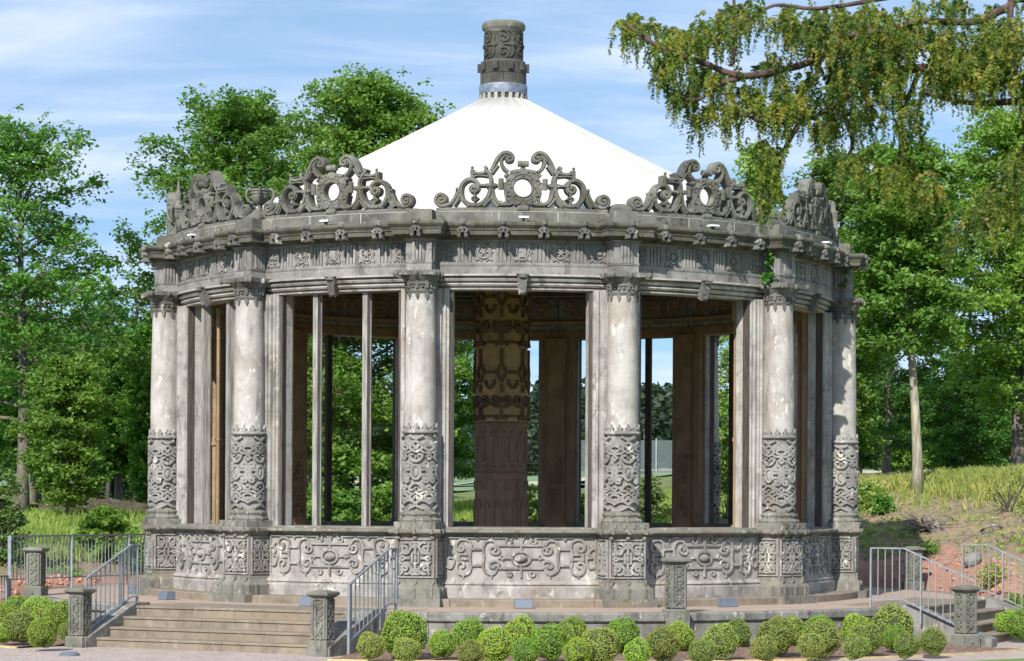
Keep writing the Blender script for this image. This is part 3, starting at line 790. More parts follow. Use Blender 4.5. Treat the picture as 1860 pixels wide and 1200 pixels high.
for x, y in ((570,68),(260,68),(412,75),(570,480),(260,490),(480,280),(330,285),(720,290),(640,160),(640,395),(480,200),(480,365),(350,200),(345,362)):
    for s in (1,-1): mb.ball((0,0,0), (.016,.02,.016), 6, 4, half=True, f=lambda a, b, c, x=x, y=y, s=s: dmap(s*(x-887)*S1+a, DZ+(290-y)*S1+c, .024+abs(b)))
mb.build('dado_strapwork', M['carve'], dado, smooth=30)
mb = MB(); mb.sector([(5.36,1.061),(5.855,1.061),(5.86,1.085),(5.885,1.09),(5.885,1.10),(5.96,1.118),(5.985,1.13),(5.985,1.16),(5.97,1.17),(5.83,1.182),(5.82,1.205),(5.36,1.215)], -HA, HA, 24)
protos.append(mb.build('window_sill', M['plinth'], rot))
mb = MB()
lint = [(5.40,4.85),(5.70,4.842),(5.735,4.85),(5.74,4.872),(5.70,4.878),(5.70,4.888),(5.765,4.90),(5.785,4.925),(5.78,4.945),(5.735,4.950),(5.735,4.962),(5.81,4.975),(5.83,5.005),(5.82,5.02),(5.785,5.025),(5.785,5.04),(5.875,5.05),(5.875,5.072),(5.86,5.079),(5.40,5.079)]
mb.sector(lint, -HA, HA, 24); li = mb.build('lintel', M['jamb'], rot); protos.append(li)
mb = MB(); lm = cyl(5.80)
mb.add([lm(-.085,5.07,.11),lm(.085,5.07,.11),lm(.085,5.07,-.02),lm(-.085,5.07,-.02),lm(-.06,4.93,.10),lm(.06,4.93,.10),lm(.055,4.76,.03),lm(-.055,4.76,.03),lm(.06,4.80,-.06),lm(-.06,4.80,-.06)],
       [(0,1,2,3),(0,4,5,1),(4,7,6,5),(7,9,8,6),(9,3,2,8),(0,3,9,7,4),(1,5,6,8,2)])
mb.ball((0,0,0), (.07,.035,.03), 8, 5, f=lambda x, y, z: lm(x, 5.035+z, .12+y)); mb.ball((0,0,0), (.05,.04,.035), 8, 5, f=lambda x, y, z: lm(x, 4.80+z, .05+y))
mb.strip([(-.095,5.07),(.095,5.07)], .02, .14, lm)
mb.build('keystone', M['cap'], li, smooth=35)
mb = MB(); mb.sector([(5.40,5.08),(5.84,5.08),(5.84,5.20),(5.848,5.205),(5.855,5.24),(5.845,5.248),(5.82,5.25),(5.82,5.575),(5.83,5.585),(5.85,5.60),(5.42,5.60),(5.38,5.45),(5.40,5.3)], -HA, HA, 24)
fr = mb.build('frieze', M['frieze'], rot); protos.append(fr)
mb = MB(); fmp = cyl(5.82)
for a in (-8.75, -2.92, 2.92, 8.75): triglyph(mb, fmp, R(a)*5.82, wd=.21)
def metope(mb, mp, u, kind, k=1.0):
    zc_ = 5.415; w_ = .30*k
    for l in mirror4([cr([(w_*.12,.14),(w_*.3,.10),(w_*.44,.14)],3), cr([(w_*.46,.12),(w_*.36,.05),(w_*.46,.0)],3), spiral(w_*.33,.095,.03,.008,0,1.1,8)]):
        mb.strip([(u+x, zc_+y) for x, y in l], .020, .02, mp)
    if kind == 0:
        mb.strip([(u+x, zc_+y) for x, y in circ(0, 0, .095, .095, 16)], .028, .026, mp, closed=True)
        for q in range(6):
            a = q*math.pi/3; mb.strip([(u, zc_), (u+.065*math.cos(a), zc_+.065*math.sin(a))], [.03, .012], .028, mp)
    elif kind == 1:
        mb.strip([(u+x, zc_+y) for x, y in [(-.085,.10),(.085,.10),(.09,-.02),(.05,-.10),(0,-.125),(-.05,-.10),(-.09,-.02)]], .02, .03, mp, closed=True)
        mb.strip([(u,zc_+.08),(u,zc_-.08)], .11, .022, mp)
    else:
        mb.strip([(u-.07,zc_),(u+.07,zc_)], .05, .026, mp); mb.strip([(u,zc_-.13),(u,zc_+.13)], .022, .022, mp); mb.strip([(u+x,zc_+y) for x,y in circ(0,0,.11,.085,12)], .018,.02, mp, closed=True)
for a, kd in ((-11.5,2),(-5.83,0),(0,1),(5.83,0),(11.5,2)): metope(mb, fmp, R(a)*5.82, kd, .95)
mb.build('frieze_carving', M['frieze'], fr, smooth=30)
mb = MB(); imp = cyl_in(5.385)
for a, kd in ((-11.5,2),(-5.83,0),(0,1),(5.83,0),(11.5,2)): metope(mb, imp, R(a)*5.385, kd, .9)
for a in (-8.75, -2.92, 2.92, 8.75):
    for k in range(3): mb.strip([(R(a)*5.385+(k-1)*.05, 5.28),(R(a)*5.385+(k-1)*.05, 5.55)], .03, .035, imp)
    mb.ball((0,0,0), (.03,.035,.06), 6, 4, f=lambda x, y, z, a=a: imp(R(a)*5.385+x, 5.22+z, .0+y))
mb.sector([(5.28,5.60),(5.42,5.60),(5.42,5.68),(5.24,5.68)], -15, 15, 16); mb.sector([(5.34,5.12),(5.41,5.12),(5.41,5.18),(5.32,5.18)], -15, 15, 16); mb.sector([(5.34,4.856),(5.41,4.856),(5.41,5.0),(5.36,5.0)], -15, 15, 16)
mb.build('inner_carving', M['inner'], fr, smooth=30)
mb = MB(); mb.sector([(5.25,5.601),(5.86,5.601),(5.885,5.615),(5.90,5.64),(5.91,5.65),(6.07,5.655),(6.07,5.72),(6.085,5.725),(6.09,5.75),(6.115,5.775),(6.135,5.80),(6.135,5.83),(6.12,5.852),(5.7,5.864),(5.25,5.864)], -HA, HA, 24)
co = mb.build('cornice', M['corn'], rot); protos.append(co)
for a in (-8.75, -2.92, 2.92, 8.75):
    mb = MB(); mask(mb, cyl(6.09), R(a)*6.09); mb.build('mask_bracket', M['cap'], co, smooth=40)
mb = MB()
for a0, a1 in ((-13.2,-3.6),(-3.56,5.2),(5.24,13.2)): mb.sector([(5.62,5.858),(5.92,5.858),(5.92,6.03),(5.62,6.03)], a0, a1, 10)
mb.sector([(5.64,6.0301),(5.885,6.0301),(5.885,6.052),(5.875,6.056),(5.66,6.056)], -12.7, 12.7, 22)
pp = mb.build('parapet', M['crest'], rot); protos.append(pp)
M['mortar'] = simple('pale_mortar', (.50,.48,.43), .9, 0, .2, 20)
mb = MB(); pm = cyl(5.92)
for a in (-3.58, 5.22): mb.strip([(R(a)*5.92, 5.862), (R(a)*5.92, 6.028)], .011, .002, pm, h0=-.02)
mb.strip([(R(a)*5.92, 6.0285) for a in np.linspace(-12.9, 12.9, 24)], .006, .001, pm, h0=-.02)
mb.build('mortar_joint', M['mortar'], pp)
mb = MB(); CRR = 5.87; cmap = cyl(CRR)
cz = 6.035
for l, w_ in crest_pattern():
    mb.strip([(x, y+cz) for x, y in l], w_*1.28, .0, cmap, h0=-.16, bev=.92); mb.strip([(x, y+cz) for x, y in l], w_*.62, .022, cmap, h0=-.01)
cyv = cz+(665-435)*S2
N = 48; ring = []
prof = [(.140,-.13),(.140,.02),(.155,.03),(.165,.015),(.195,.015),(.205,.03),(.222,.02)]
vs = []; fs = []
for i in range(N):
    a = 2*math.pi*i/N; ro = .255+.045*abs(math.cos(4*a))**.6
    for r_, n_ in prof+[(ro,.0),(ro,-.13)]: vs.append(cmap(r_*math.cos(a), cyv+r_*math.sin(a), n_))
m_ = len(prof)+2
for i in range(N):
    j = (i+1) % N
    for k in range(m_): fs.append((i*m_+k, i*m_+(k+1)%m_, j*m_+(k+1)%m_, j*m_+k))
mb.add(vs, fs)
for i in range(8):
    a = 2*math.pi*(i+.0)/8; mb.ball((0,0,0), (.017,.02,.017), 6, 4, f=lambda x, y, z, a=a: cmap(.182*math.cos(a)+x, cyv+.182*math.sin(a)+z, .02+y))
for i in range(8):
    a = 2*math.pi*(i+.5)/8; mb.strip([(x, cyv+y) for x, y in cr([(.23*math.cos(a-.18), .23*math.sin(a-.18)), (.275*math.cos(a), .275*math.sin(a)), (.23*math.cos(a+.18), .23*math.sin(a+.18))], 4)], .028, .03, cmap, h0=-.1)
for x, y, hw_, hh_ in ((943,205,.085,.044),(943,635,.085,.040),(730,403,.036,.085),(1156,403,.036,.085)):
    u, v = (x-943)*S2, cz+(665-y)*S2
    if hw_ > hh_: mb.tube([cmap(u-hw_, v, 0), cmap(u+hw_, v, 0)], hh_+.006, 10)
    else: mb.tube([cmap(u, v-hh_, 0), cmap(u, v+hh_, 0)], hw_+.006, 10)
for x, y in ((452,245),(635,418),(322,480),(478,605),(745,600),(635,545)):
    for s in (1,-1): mb.ball((0,0,0), (.026,.03,.026), 6, 5, f=lambda a, b, c, x=x, y=y, s=s: cmap(s*(x-943)*S2+a, cz+(665-y)*S2+c, .01+b))
for a0_, a1_ in ((-.845*1.585, .845*1.585),):
    mb.strip([(a0_+(a1_-a0_)*k/30, cz+.035) for k in range(31)], .05, .0, cmap, h0=-.17)
mb.strip([(0, cyv+.24),(0, cyv+.36)], .07, .0, cmap, h0=-.08)
for s in (1,-1): mb.strip([(s*.24, cyv+.05),(s*.36, cyv+.05)], .06, .0, cmap, h0=-.08)
protos.append(mb.build('crest', M['crest'], rot, smooth=30))
spread(protos, BAYA)

# --- leaf finials standing above the masks on two bays
for ba in (A0+30, A0-60):
    for a in (-8.75, -2.92, 2.92, 8.75):
        mb = MB(); m2 = cyl(6.10); u = R(a)*6.1
        mb.strip([(u,5.84),(u,5.89),(u,5.93),(u,5.985)], [.06,.10,.08,.012], .02, m2, h0=-.03); mb.ball((0,0,0),(.025,.025,.03),6,4,f=lambda x,y,z: m2(u+x,5.91+z,.02+y))
        mb.build('leaf_finial', M['cap'], rot, rz=R(ba), smooth=35)

# --- mullions of the windows
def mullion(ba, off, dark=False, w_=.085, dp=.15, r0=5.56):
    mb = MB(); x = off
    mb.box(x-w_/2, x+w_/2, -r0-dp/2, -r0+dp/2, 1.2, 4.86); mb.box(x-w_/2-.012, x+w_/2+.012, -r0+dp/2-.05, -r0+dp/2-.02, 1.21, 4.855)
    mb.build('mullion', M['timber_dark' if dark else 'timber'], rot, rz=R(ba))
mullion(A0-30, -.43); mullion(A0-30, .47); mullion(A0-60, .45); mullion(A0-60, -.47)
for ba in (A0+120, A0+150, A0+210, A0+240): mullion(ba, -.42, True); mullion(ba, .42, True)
for ba in BAYA:
    for s in (-1, 1):
        mb = MB(); mb.box(s*1.085-.03, s*1.085+.03, -5.60, -5.46, 1.205, 4.853); mb.build('window_frame', M['timber_dark'], rot, rz=R(ba))
# --- drain pipe inside the left bay
mb = MB(); mb.tube([(-.55,-5.30,1.15),(-.55,-5.30,4.8)], .035, 8); mb.tube([(-.55,-5.30,2.6),(-.55,-5.30,2.64)], .05, 8); mb.build('drain_pipe', M['inner'], rot, rz=R(A0-60))

# --- roof
mb = MB(); nseg = 24
rp = [(.42,8.70),(1.2,8.28),(2.2,7.755),(3.2,7.245),(4.3,6.70),(5.40,6.165),(5.55,6.12),(5.55,6.04)]
vs = []; fs = []
NS = 96
for i in range(NS):
    a = 2*math.pi*i/NS; ph = (i % 4)/4; sag = .022*math.sin(math.pi*ph)
    for r_, z_ in rp: vs.append((r_*math.sin(a), -r_*math.cos(a), z_-sag*min(1, r_/2)))
m_ = len(rp)
for i in range(NS):
    j = (i+1) % NS
    for k in range(m_-1): fs.append((i*m_+k, j*m_+k, j*m_+k+1, i*m_+k+1))
mb.add(vs, fs)
roof = mb.build('roof', M['roof'], rot, smooth=True)
sm_ = roof.modifiers.new('t', 'SOLIDIFY'); sm_.thickness = .05; sm_.offset = -1
mb = MB()
for i in range(24):
    a = 2*math.pi*i/24
    mb.tube([(r_*math.sin(a), -r_*math.cos(a), z_+.004) for r_, z_ in rp[:6]], .005, 4)
mb.build('roof_seam', M['roof'], roof)
mb = MB(); mb.lathe([(.3,8.45),(5.3,6.02),(5.62,5.87),(5.62,5.80),(5.25,5.80),(.3,8.2)], 48, cap=False); mb.build('roof_lining', M['timber_dark'], rot)

# --- chimney
ch = MB()
ch.lathe([(.40,8.60),(.40,8.80)], 32)
chim = ch.build('chimney', M['chim'], rot, smooth=35)
mb = MB()
for i in range(20):
    a = 2*math.pi*i/20; c2 = cyl(.405); mb.strip([(a*.405,8.62),(a*.405,8.79)], .06, .022, c2)
mb.build('chimney_ribs', M['jamb'], chim)
mb = MB(); mb.lathe([(.40,8.785),(.425,8.79),(.43,8.90),(.422,8.96),(.40,8.965)], 40); mb.build('lead_band', M['lead'], chim, smooth=40)
mb = MB()
for lvl, (z0, z1) in enumerate(((8.962,9.15),(9.154,9.33))):
    for i in range(8): mb.sector([(.2,z0),(.408,z0),(.408,z1-.004),(.2,z1-.004)], i*45+lvl*22+.6, i*45+lvl*22+44.4, 4)
mb.lathe([(.39,9.32),(.405,9.335),(.37,9.39),(.33,9.40)], 40)
for i in range(10):
    c2 = cyl(.408); u = i*.408*2*math.pi/10+.12; mb.strip([(u,9.20),(u,9.34)], .09, .05, c2)
mb.build('chimney_blocks', M['chim'], chim, smooth=35)
mb = MB(); mb.lathe([(.325,9.38),(.325,9.91)], 40)
c2 = cyl(.325)
for k in range(6):
    u = k*.325*2*math.pi/6
    for l in ([(u+x, 9.52+y) for x, y in spiral(0,0,.11,.02,-90,1.3,18)], [(u+x, 9.78-y) for x, y in spiral(0,0,.11,.02,-90,1.3,18)], cr([(u+.1,9.42),(u+.17,9.50),(u+.16,9.62),(u+.1,9.65),(u,9.65)],4), cr([(u+.12,9.88),(u+.18,9.80),(u+.16,9.7),(u+.22,9.64)],4), cr([(u-.05,9.88),(u+.02,9.90),(u+.1,9.88)],4)):
        mb.strip(l, .034, .024, c2)
    mb.ball((0,0,0), (.05,.03,.05), 10, 6, half=True, f=lambda x,y,z,u=u: c2(u+.17+x, 9.65+z, .015+abs(y)))
mb.build('chimney_drum', M['chim'], chim, smooth=35)
mb = MB(); mb.lathe([(.33,9.88),(.34,9.90),(.35,9.93),(.375,9.95),(.385,9.97),(.385,10.03),(.37,10.05),(.36,10.07),(.28,10.07),(.28,9.9)], 40); mb.build('chimney_rim', M['newel'], chim, smooth=35)

# --- central pillar
mb = MB()
mb.lathe([(.465,.12),(.465,2.05),(.475,2.07),(.49,2.10),(.47,2.13),(.455,2.15),(.455,2.92),(.47,2.95),(.485,2.98),(.46,3.02)], 48)
pil = mb.build('central_pillar', M['soot'], rot, smooth=35)
mb = MB(); mb.lathe([(.455,3.0),(.455,6.4)], 48); mb.build('pillar_shaft', M['pillar'], pil, smooth=35)
mb = MB(); c2 = cyl(.455)
for k in range(7):
    u = k*.455*2*math.pi/7; L = []
    for z0 in (3.05, 4.35, 5.3):
        L.append([(u, z0),(u, z0+.25)]); L.append(spiral(u-.10, z0+.36, .085, .02, 20, -1.3, 18)); L.append(spiral(u+.10, z0+.36, .085, .02, 160, 1.3, 18))
        L.append(cr([(u-.02,z0+.22),(u-.12,z0+.24),(u-.19,z0+.30)],4)); L.append(cr([(u+.02,z0+.22),(u+.12,z0+.24),(u+.19,z0+.30)],4))
        L.append([(u-.2,z0+.06),(u+.2,z0+.06)]); L.append([(u-.1,z0),(u,z0+.1),(u+.1,z0)])
        L.append([(u, z0+.48),(u, z0+.62)]); L.append([(u,z0+.66),(u+.085,z0+.83),(u,z0+1.0),(u-.085,z0+.83),(u,z0+.66)])
        L.append([(u+.09,z0+.83),(u+.2,z0+.83)]); L.append([(u-.09,z0+.83),(u-.2,z0+.83)])
        L.append([(u,z0+1.02),(u,z0+1.25)])
        L.append(cr([(u+.2,z0+.55),(u+.13,z0+.62),(u+.12,z0+.7)],3)); L.append(cr([(u-.2,z0+.55),(u-.13,z0+.62),(u-.12,z0+.7)],3))
    for l in L: mb.strip(l, .046, .055, c2)
mb.build('pillar_carving', M['strapdark'], pil, smooth=35)
mb = MB(); c2 = cyl(.455)
for k in range(16):
    u = k*.455*2*math.pi/16
    mb.strip([(u,2.30),(u,2.75)], .07 if k % 2 else .09, .03 if k % 2 else .015, c2); mb.ball((0,0,0), (.05,.03,.025), 8, 5, half=True, f=lambda x,y,z,u=u: c2(u+.045+x,2.82+z,abs(y))); mb.ball((0,0,0), (.05,.03,.025), 8, 5, half=True, f=lambda x,y,z,u=u: c2(u+.045+x,2.22+z,abs(y)))
    mb.strip([(u,1.82),(u,1.98)], .10, .03, c2)
    mb.strip([(u+.05,.15),(u+.05,1.55)], .03, .035, c2); mb.strip(cr([(u+.05,1.5),(u+.09,1.64),(u+.14,1.5)],4), .028, .035, c2)
mb.build('pillar_foot_carving', M['soot'], pil, smooth=35)

# ------------------------------------------------------------------ things on the parapet
def urn(az, spike, label):
    root = empty('stone_urn', (6.0*math.sin(R(az))*.965, -6.0*math.cos(R(az))*.965, 6.05), R(az), label=label, cat='urn', group='stone urns on the parapet')
    mb = MB(); mb.ring_block([(0,0),(.0,.03),(-.03,.05),(-.10,.12),(-.13,.17)], .195); mb.build('foot', M['crest'], root)
    mb = MB(); mb.lathe([(.05,.15),(.04,.20),(.042,.24),(.08,.27),(.12,.31),(.145,.37),(.14,.41),(.155,.42),(.15,.45),(.17,.47),(.165,.49),(.12,.50)], 24); mb.build('bowl', M['crest'], root, smooth=35)
    for k in range(4):
        a = R(45+90*k); h = MB()
        pp = [(math.cos(a)*r_, math.sin(a)*r_, z_) for r_, z_ in cr([(.10,.27),(.17,.30),(.215,.38),(.21,.46),(.17,.50),(.145,.47)],4)]
        h.tube(pp, .026, 6); h.build('handle', M['crest'], root, smooth=True)
    if spike:
        mb = MB(); mb.lathe([(.13,.49),(.10,.52),(.045,.55),(.05,.59),(.03,.62),(.035,.66),(.045,.70),(.03,.80),(.012,.94),(0.002,.99)], 16); mb.build('spike', M['crest'], root, smooth=40)
urn(COLA[0], True, 'stone urn with a tall spike on its lid, at the far left of the parapet')
urn(COLA[1], False, 'open stone urn without lid between the two left crests')
def capstone(az, kind, label):
    root = (6.0*math.sin(R(az))*.965, -6.0*math.cos(R(az))*.965, 6.046); mb = MB()
    if kind == 0: mb.ring_block([(0,0),(-.002,.06),(-.02,.10),(-.06,.13),(-.10,.15)], .165)
    elif kind == 1:
        mb.ring_block([(0,0),(0,.03),(-.03,.09),(-.06,.12)], .19); mb.lathe([(.10,.11),(.13,.14),(.125,.20),(.10,.24),(.05,.25)], 20)
        mb.tube([(-.03,-.06,.22),(.04,-.05,.25),(.09,-.04,.20),(.07,-.04,.15)], .03, 7)
    else: mb.ring_block([(0,0),(0,.07),(-.02,.09),(-.10,.20)], .17)
    o = mb.build('stone_finial', M['crest'], None, smooth=30, loc=root, rz=R(az)); tag(o, label, 'finial')
capstone(COLA[3], 0, 'low domed stone cap on the parapet just right of the middle crest')
capstone(COLA[4], 1, 'rounded stone finial with a broken scroll, beside the far right crest')
capstone(COLA[5], 2, 'pointed stone cap at the right end of the parapet')
lampn = ['at the far left bay, half turned away', 'under the second crest from the left', 'under the middle crest', 'under the crest right of the middle', 'under the far right crest']
for i, a in enumerate([A0-60, A0-30, A0, A0+30, A0+60]):
    root = empty('parapet_lamp', rz=R(a), label='small white spotlight on the cornice '+lampn[i], cat='spotlight', group='small spotlights on the cornice')
    mb = MB(); mb.box(-.075,.075,-6.11,-5.99,5.91,5.938); mb.build('lamp_head', M['white'], root)
    mb = MB(); mb.box(-.02,.02,-6.06,-6.02,5.855,5.905); mb.tube([(.05,-6.02,5.872),(.14,-6.03,5.872),(.20,-6.02,5.872)], .007, 5); mb.build('bracket', M['timber_dark'], root)
bxn = ['at the left end of the terrace behind the left railing', 'on the terrace above the left end of the front stairs', 'beside the dark stone post right of the front stairs', 'in the middle of the terrace under the facing bay', 'on the terrace right of the pale stone post']
for i, (px, d) in enumerate(((243, 41.6), (303, 39.0), (563, 36.9), (952, 36.45), (1323, 37.4))):
    p = P(px, 1000, d); az = math.degrees(math.atan2(p.x, -p.y)); mb = MB()
    mb.add([(-.135,-.09,0),(.135,-.09,0),(.135,.09,0),(-.135,.09,0),(-.135,-.06,.135),(.135,-.06,.135),(.135,.09,.135),(-.135,.09,.135)],
           [(3,2,1,0),(4,5,6,7),(0,1,5,4),(1,2,6,5),(2,3,7,6),(3,0,4,7)])
    o = mb.build('floodlight_box', M['box'], None, loc=(p.x, p.y, .003), rz=R(az))
    bv = o.modifiers.new('b', 'BEVEL'); bv.width = .008; bv.segments = 2
    tag(o, 'blue-grey floodlight box '+bxn[i], 'floodlight', 'blue-grey boxes on the terrace')

# ------------------------------------------------------------------ newel posts
def newel(x, y, az, zb, zt, label, base=True):
    root = empty('stone_post', (x, y, zb), R(az), label=label, cat='stone post', group='carved stone posts round the terrace')
    h = zt-zb; bh = .26 if base else .04
    mb = MB(); mb.ring_block([(0,0),(0,bh-.02),(-.015,bh)], .155); mb.ball((0,-.155,bh*.55),(.03,.02,.03),6,4); mb.ball((.155,0,bh*.55),(.02,.03,.03),6,4); mb.build('base', M['newel'], root)
    mb = MB(); mb.ring_block([(0,bh-.001),(0,h-.09)], .112)
    for mp in (plane(.112), sidep(.112,1,0), sidep(-.112,-1,0), lambda u, v, n: (u, .112+n, v)):
        zc_ = (bh+h-.09)/2; hh = h-.09-bh; frame(mb, mp, .22, hh-.02, zc_, .03, .018)
        for j in range(3):
            z0 = zc_+(j-1)*hh*.3
            for l in mirror4([cr([(.0,.03),(.04,.05),(.055,.09),(.02,.11)],3), [(.0,.0),(.035,.02),(.06,.0)]]): mb.strip([(a, b+z0) for a, b in l], .018, .018, mp)
            mb.ball((0,0,0),(.02,.015,.026),6,4,half=True, f=lambda a,b,c,z0=z0,mp=mp: mp(a, z0+c, .01+abs(b)))
    mb.build('shaft', M['newel'], root, smooth=30)
    mb = MB(); mb.ring_block([(0,h-.091),(.012,h-.085),(.045,h-.06),(.06,h-.05),(.06,h-.02),(.05,h-.005),(.0,h),(-.04,h+.015)], .112)
    for k in range(4):
        a = k*math.pi/2
    mb.build('cap', M['newel'], root)
def st(azd, a, s):
    A = R(azd); return (s*math.cos(A)+a*math.sin(A), s*math.sin(A)-a*math.cos(A))
x, y = st(STAIRS[0], 9.42, -2.12); newel(x, y, STAIRS[0], -.66, .30, 'dark carved stone post at the left foot of the front stairs')
x, y = st(STAIRS[0], 9.38, 2.0); newel(x, y, STAIRS[0], -.60, .34, 'dark carved stone post at the right foot of the front stairs')
x, y = st(STAIRS[1], 9.13, -2.40); newel(x, y, STAIRS[1]-34, -.62, .36, 'carved stone post at the foot of the right stairs, beside the gravel path')
A = R(A0+15); newel(8.22*math.sin(A), -8.22*math.cos(A), A0+15, -.20, .80, 'pale carved stone post on the terrace edge in front of the right bays')
A = R(A0-75); newel(8.15*math.sin(A), -8.15*math.cos(A), A0-15, -.10, .80, 'pale carved stone post standing on the left end of the terrace')
A = R(A0+105); newel(8.15*math.sin(A), -8.15*math.cos(A), A0+15, -.10, .80, 'weathered stone post on the far right of the terrace before the bank')

# ------------------------------------------------------------------ fences
def bar_fence(p0, p1, z0, z1, npost, label, name='metal_fence'):
    root = empty(name, (0,0,0), label=label, cat='fence')
    p0 = Vector(p0); p1 = Vector(p1); L = (p1-p0).length; t = (p1-p0)/L
    mb = MB(); mb.bar((p0.x,p0.y,z1),(p1.x,p1.y,z1), .045, .03); mb.build('top_rail', M['steel'], root)
    mb = MB(); mb.bar((p0.x,p0.y,z0+.07),(p1.x,p1.y,z0+.07), .03, .02); mb.build('bottom_rail', M['steel'], root)
    for i in range(npost):
        q = p0+t*L*i/(npost-1); mb = MB(); mb.box(q.x-.028,q.x+.028,q.y-.02,q.y+.02,z0-.25,z1); mb.build('post', M['steel'], root)
    k = int(L/.105)
    for i in range(1, k):
        q = p0+t*L*i/k
        mb = MB(); mb.box(q.x-.008,q.x+.008,q.y-.008,q.y+.008,z0+.07,z1-.01); mb.build('bar', M['steel'], root)
a = P(18, 1000, 42.6); b = P(330, 1000, 47.5)
bar_fence((a.x,a.y,0),(b.x,b.y,0), .12, .95, 4, 'tall grey steel bar fence along the left rear edge of the terrace')
a = P(-60, 1000, 41.0); b = P(14, 1000, 42.5)
bar_fence((a.x,a.y,0),(b.x,b.y,0), -.35, .26, 2, 'low piece of grey steel bar fence at the left edge')

def rail_fence(pts, label, h=1.05):
    root = empty('wooden_fence', label=label, cat='fence')
    for i, (x, y) in enumerate(pts):
        z = float(ground_z(x, y)); mb = MB(); mb.box(x-.05,x+.05,y-.04,y+.04,z-.2,z+h+.05); mb.build('post', M['wood_fence'], root)
    for i in range(len(pts)-1):
        (x0,y0),(x1,y1) = pts[i], pts[i+1]; z0 = float(ground_z(x0,y0)); z1 = float(ground_z(x1,y1))
        for hh in (h*.4,h*.68,h*.96):
            mb = MB(); mb.bar((x0,y0-.06,z0+hh),(x1,y1-.06,z1+hh), .03, .10); mb.build('rail', M['wood_fence'], root)
rail_fence([(P(px,900,62+.6*i).x, 62+.6*i-D0) for i, px in enumerate((-20, 95, 200, 300))], 'brown post and rail fence at the edge of the wood on the left', .42)
rail_fence([(P(px,900,59).x, 59-D0) for px in (1540, 1640, 1740, 1840, 1940)], 'dark post and rail fence under the trees on the right', .32)

# tennis court netting far behind
root = empty('net_fence', label='tall pale net fence round a court, far behind the rotunda', cat='fence')
xa, xb = P(980, 0, 150).x, P(1262, 0, 150).x; yy = 150-D0
gz = float(ground_z(xb, yy)); top = EYE+(914-797)*150/F_PX
t = NT('sport_net'); t.b.inputs["Base Color"].default_value = (.13,.17,.17,1)
tr = t.n("ShaderNodeBsdfTransparent"); ms = t.n("ShaderNodeMixShader"); ms.inputs[0].default_value = .42
t.l(tr.outputs[0], ms.inputs[1]); t.l(t.b.outputs[0], ms.inputs[2]); t.l(ms.outputs[0], t.out.inputs[0])
for i in range(9):
    x0 = xa+(xb-xa)*i/8; mb = MB(); mb.box(x0-.05,x0+.05,yy-.05,yy+.05,gz-.5,top+.1); mb.build('post', M['steel'], root)
mb = MB(); mb.box(xa,xb,yy+.052,yy+.06,gz-.2,top); mb.build('netting', t.m, root)

# ------------------------------------------------------------------ leaves
def leaf_quads(c, nrm, up, ln, wd):
    """rhombus leaves: centres c, normals, long axis directions"""
    u = up/np.linalg.norm(up, axis=1, keepdims=True); v = np.cross(nrm, u); v /= (np.linalg.norm(v, axis=1, keepdims=True)+1e-9)
    ln = ln[:, None]; wd = wd[:, None]; n2 = np.cross(u, v)
    V = np.stack([c-u*ln*.5, c+v*wd*.5+u*ln*.05+n2*wd*.12, c+u*ln*.5, c-v*wd*.5+u*ln*.05+n2*wd*.12], 1).reshape(-1, 3)
    return V
def quads(n): return np.arange(n*4).reshape(-1, 4)
def rand_unit(n):
    v = rng.normal(size=(n, 3)); return v/np.linalg.norm(v, axis=1, keepdims=True)
def cloud(centres, per, rad, flat, size, tilt=.55):
    k = len(centres); n = k*per
    off = rng.normal(size=(n, 3)); off /= np.linalg.norm(off, axis=1, keepdims=True); off *= rng.random((n, 1))**.55
    rr = np.repeat(rad, per)[:, None]
    off = off*rr; off[:, 2] *= flat
    tl = rng.normal(size=(k, 3))*.25; tl[:, 2] = 1; tlr = np.repeat(tl, per, 0)
    off[:, 2] -= (off[:, 0]*tlr[:, 0]+off[:, 1]*tlr[:, 1])*.8
    off[:, 2] -= (off[:, 0]**2+off[:, 1]**2)/(rr[:, 0]+.01)*.28
    c = np.repeat(centres, per, 0)+off
    nr = tlr+rng.normal(size=(n, 3))*tilt
    up = rng.normal(size=(n, 3)); up[:, 2] *= .5
    s = size*(.6+.8*rng.random(n))
    nr /= np.linalg.norm(nr, axis=1, keepdims=True)
    return leaf_quads(c, nr, up, s, s*.62)

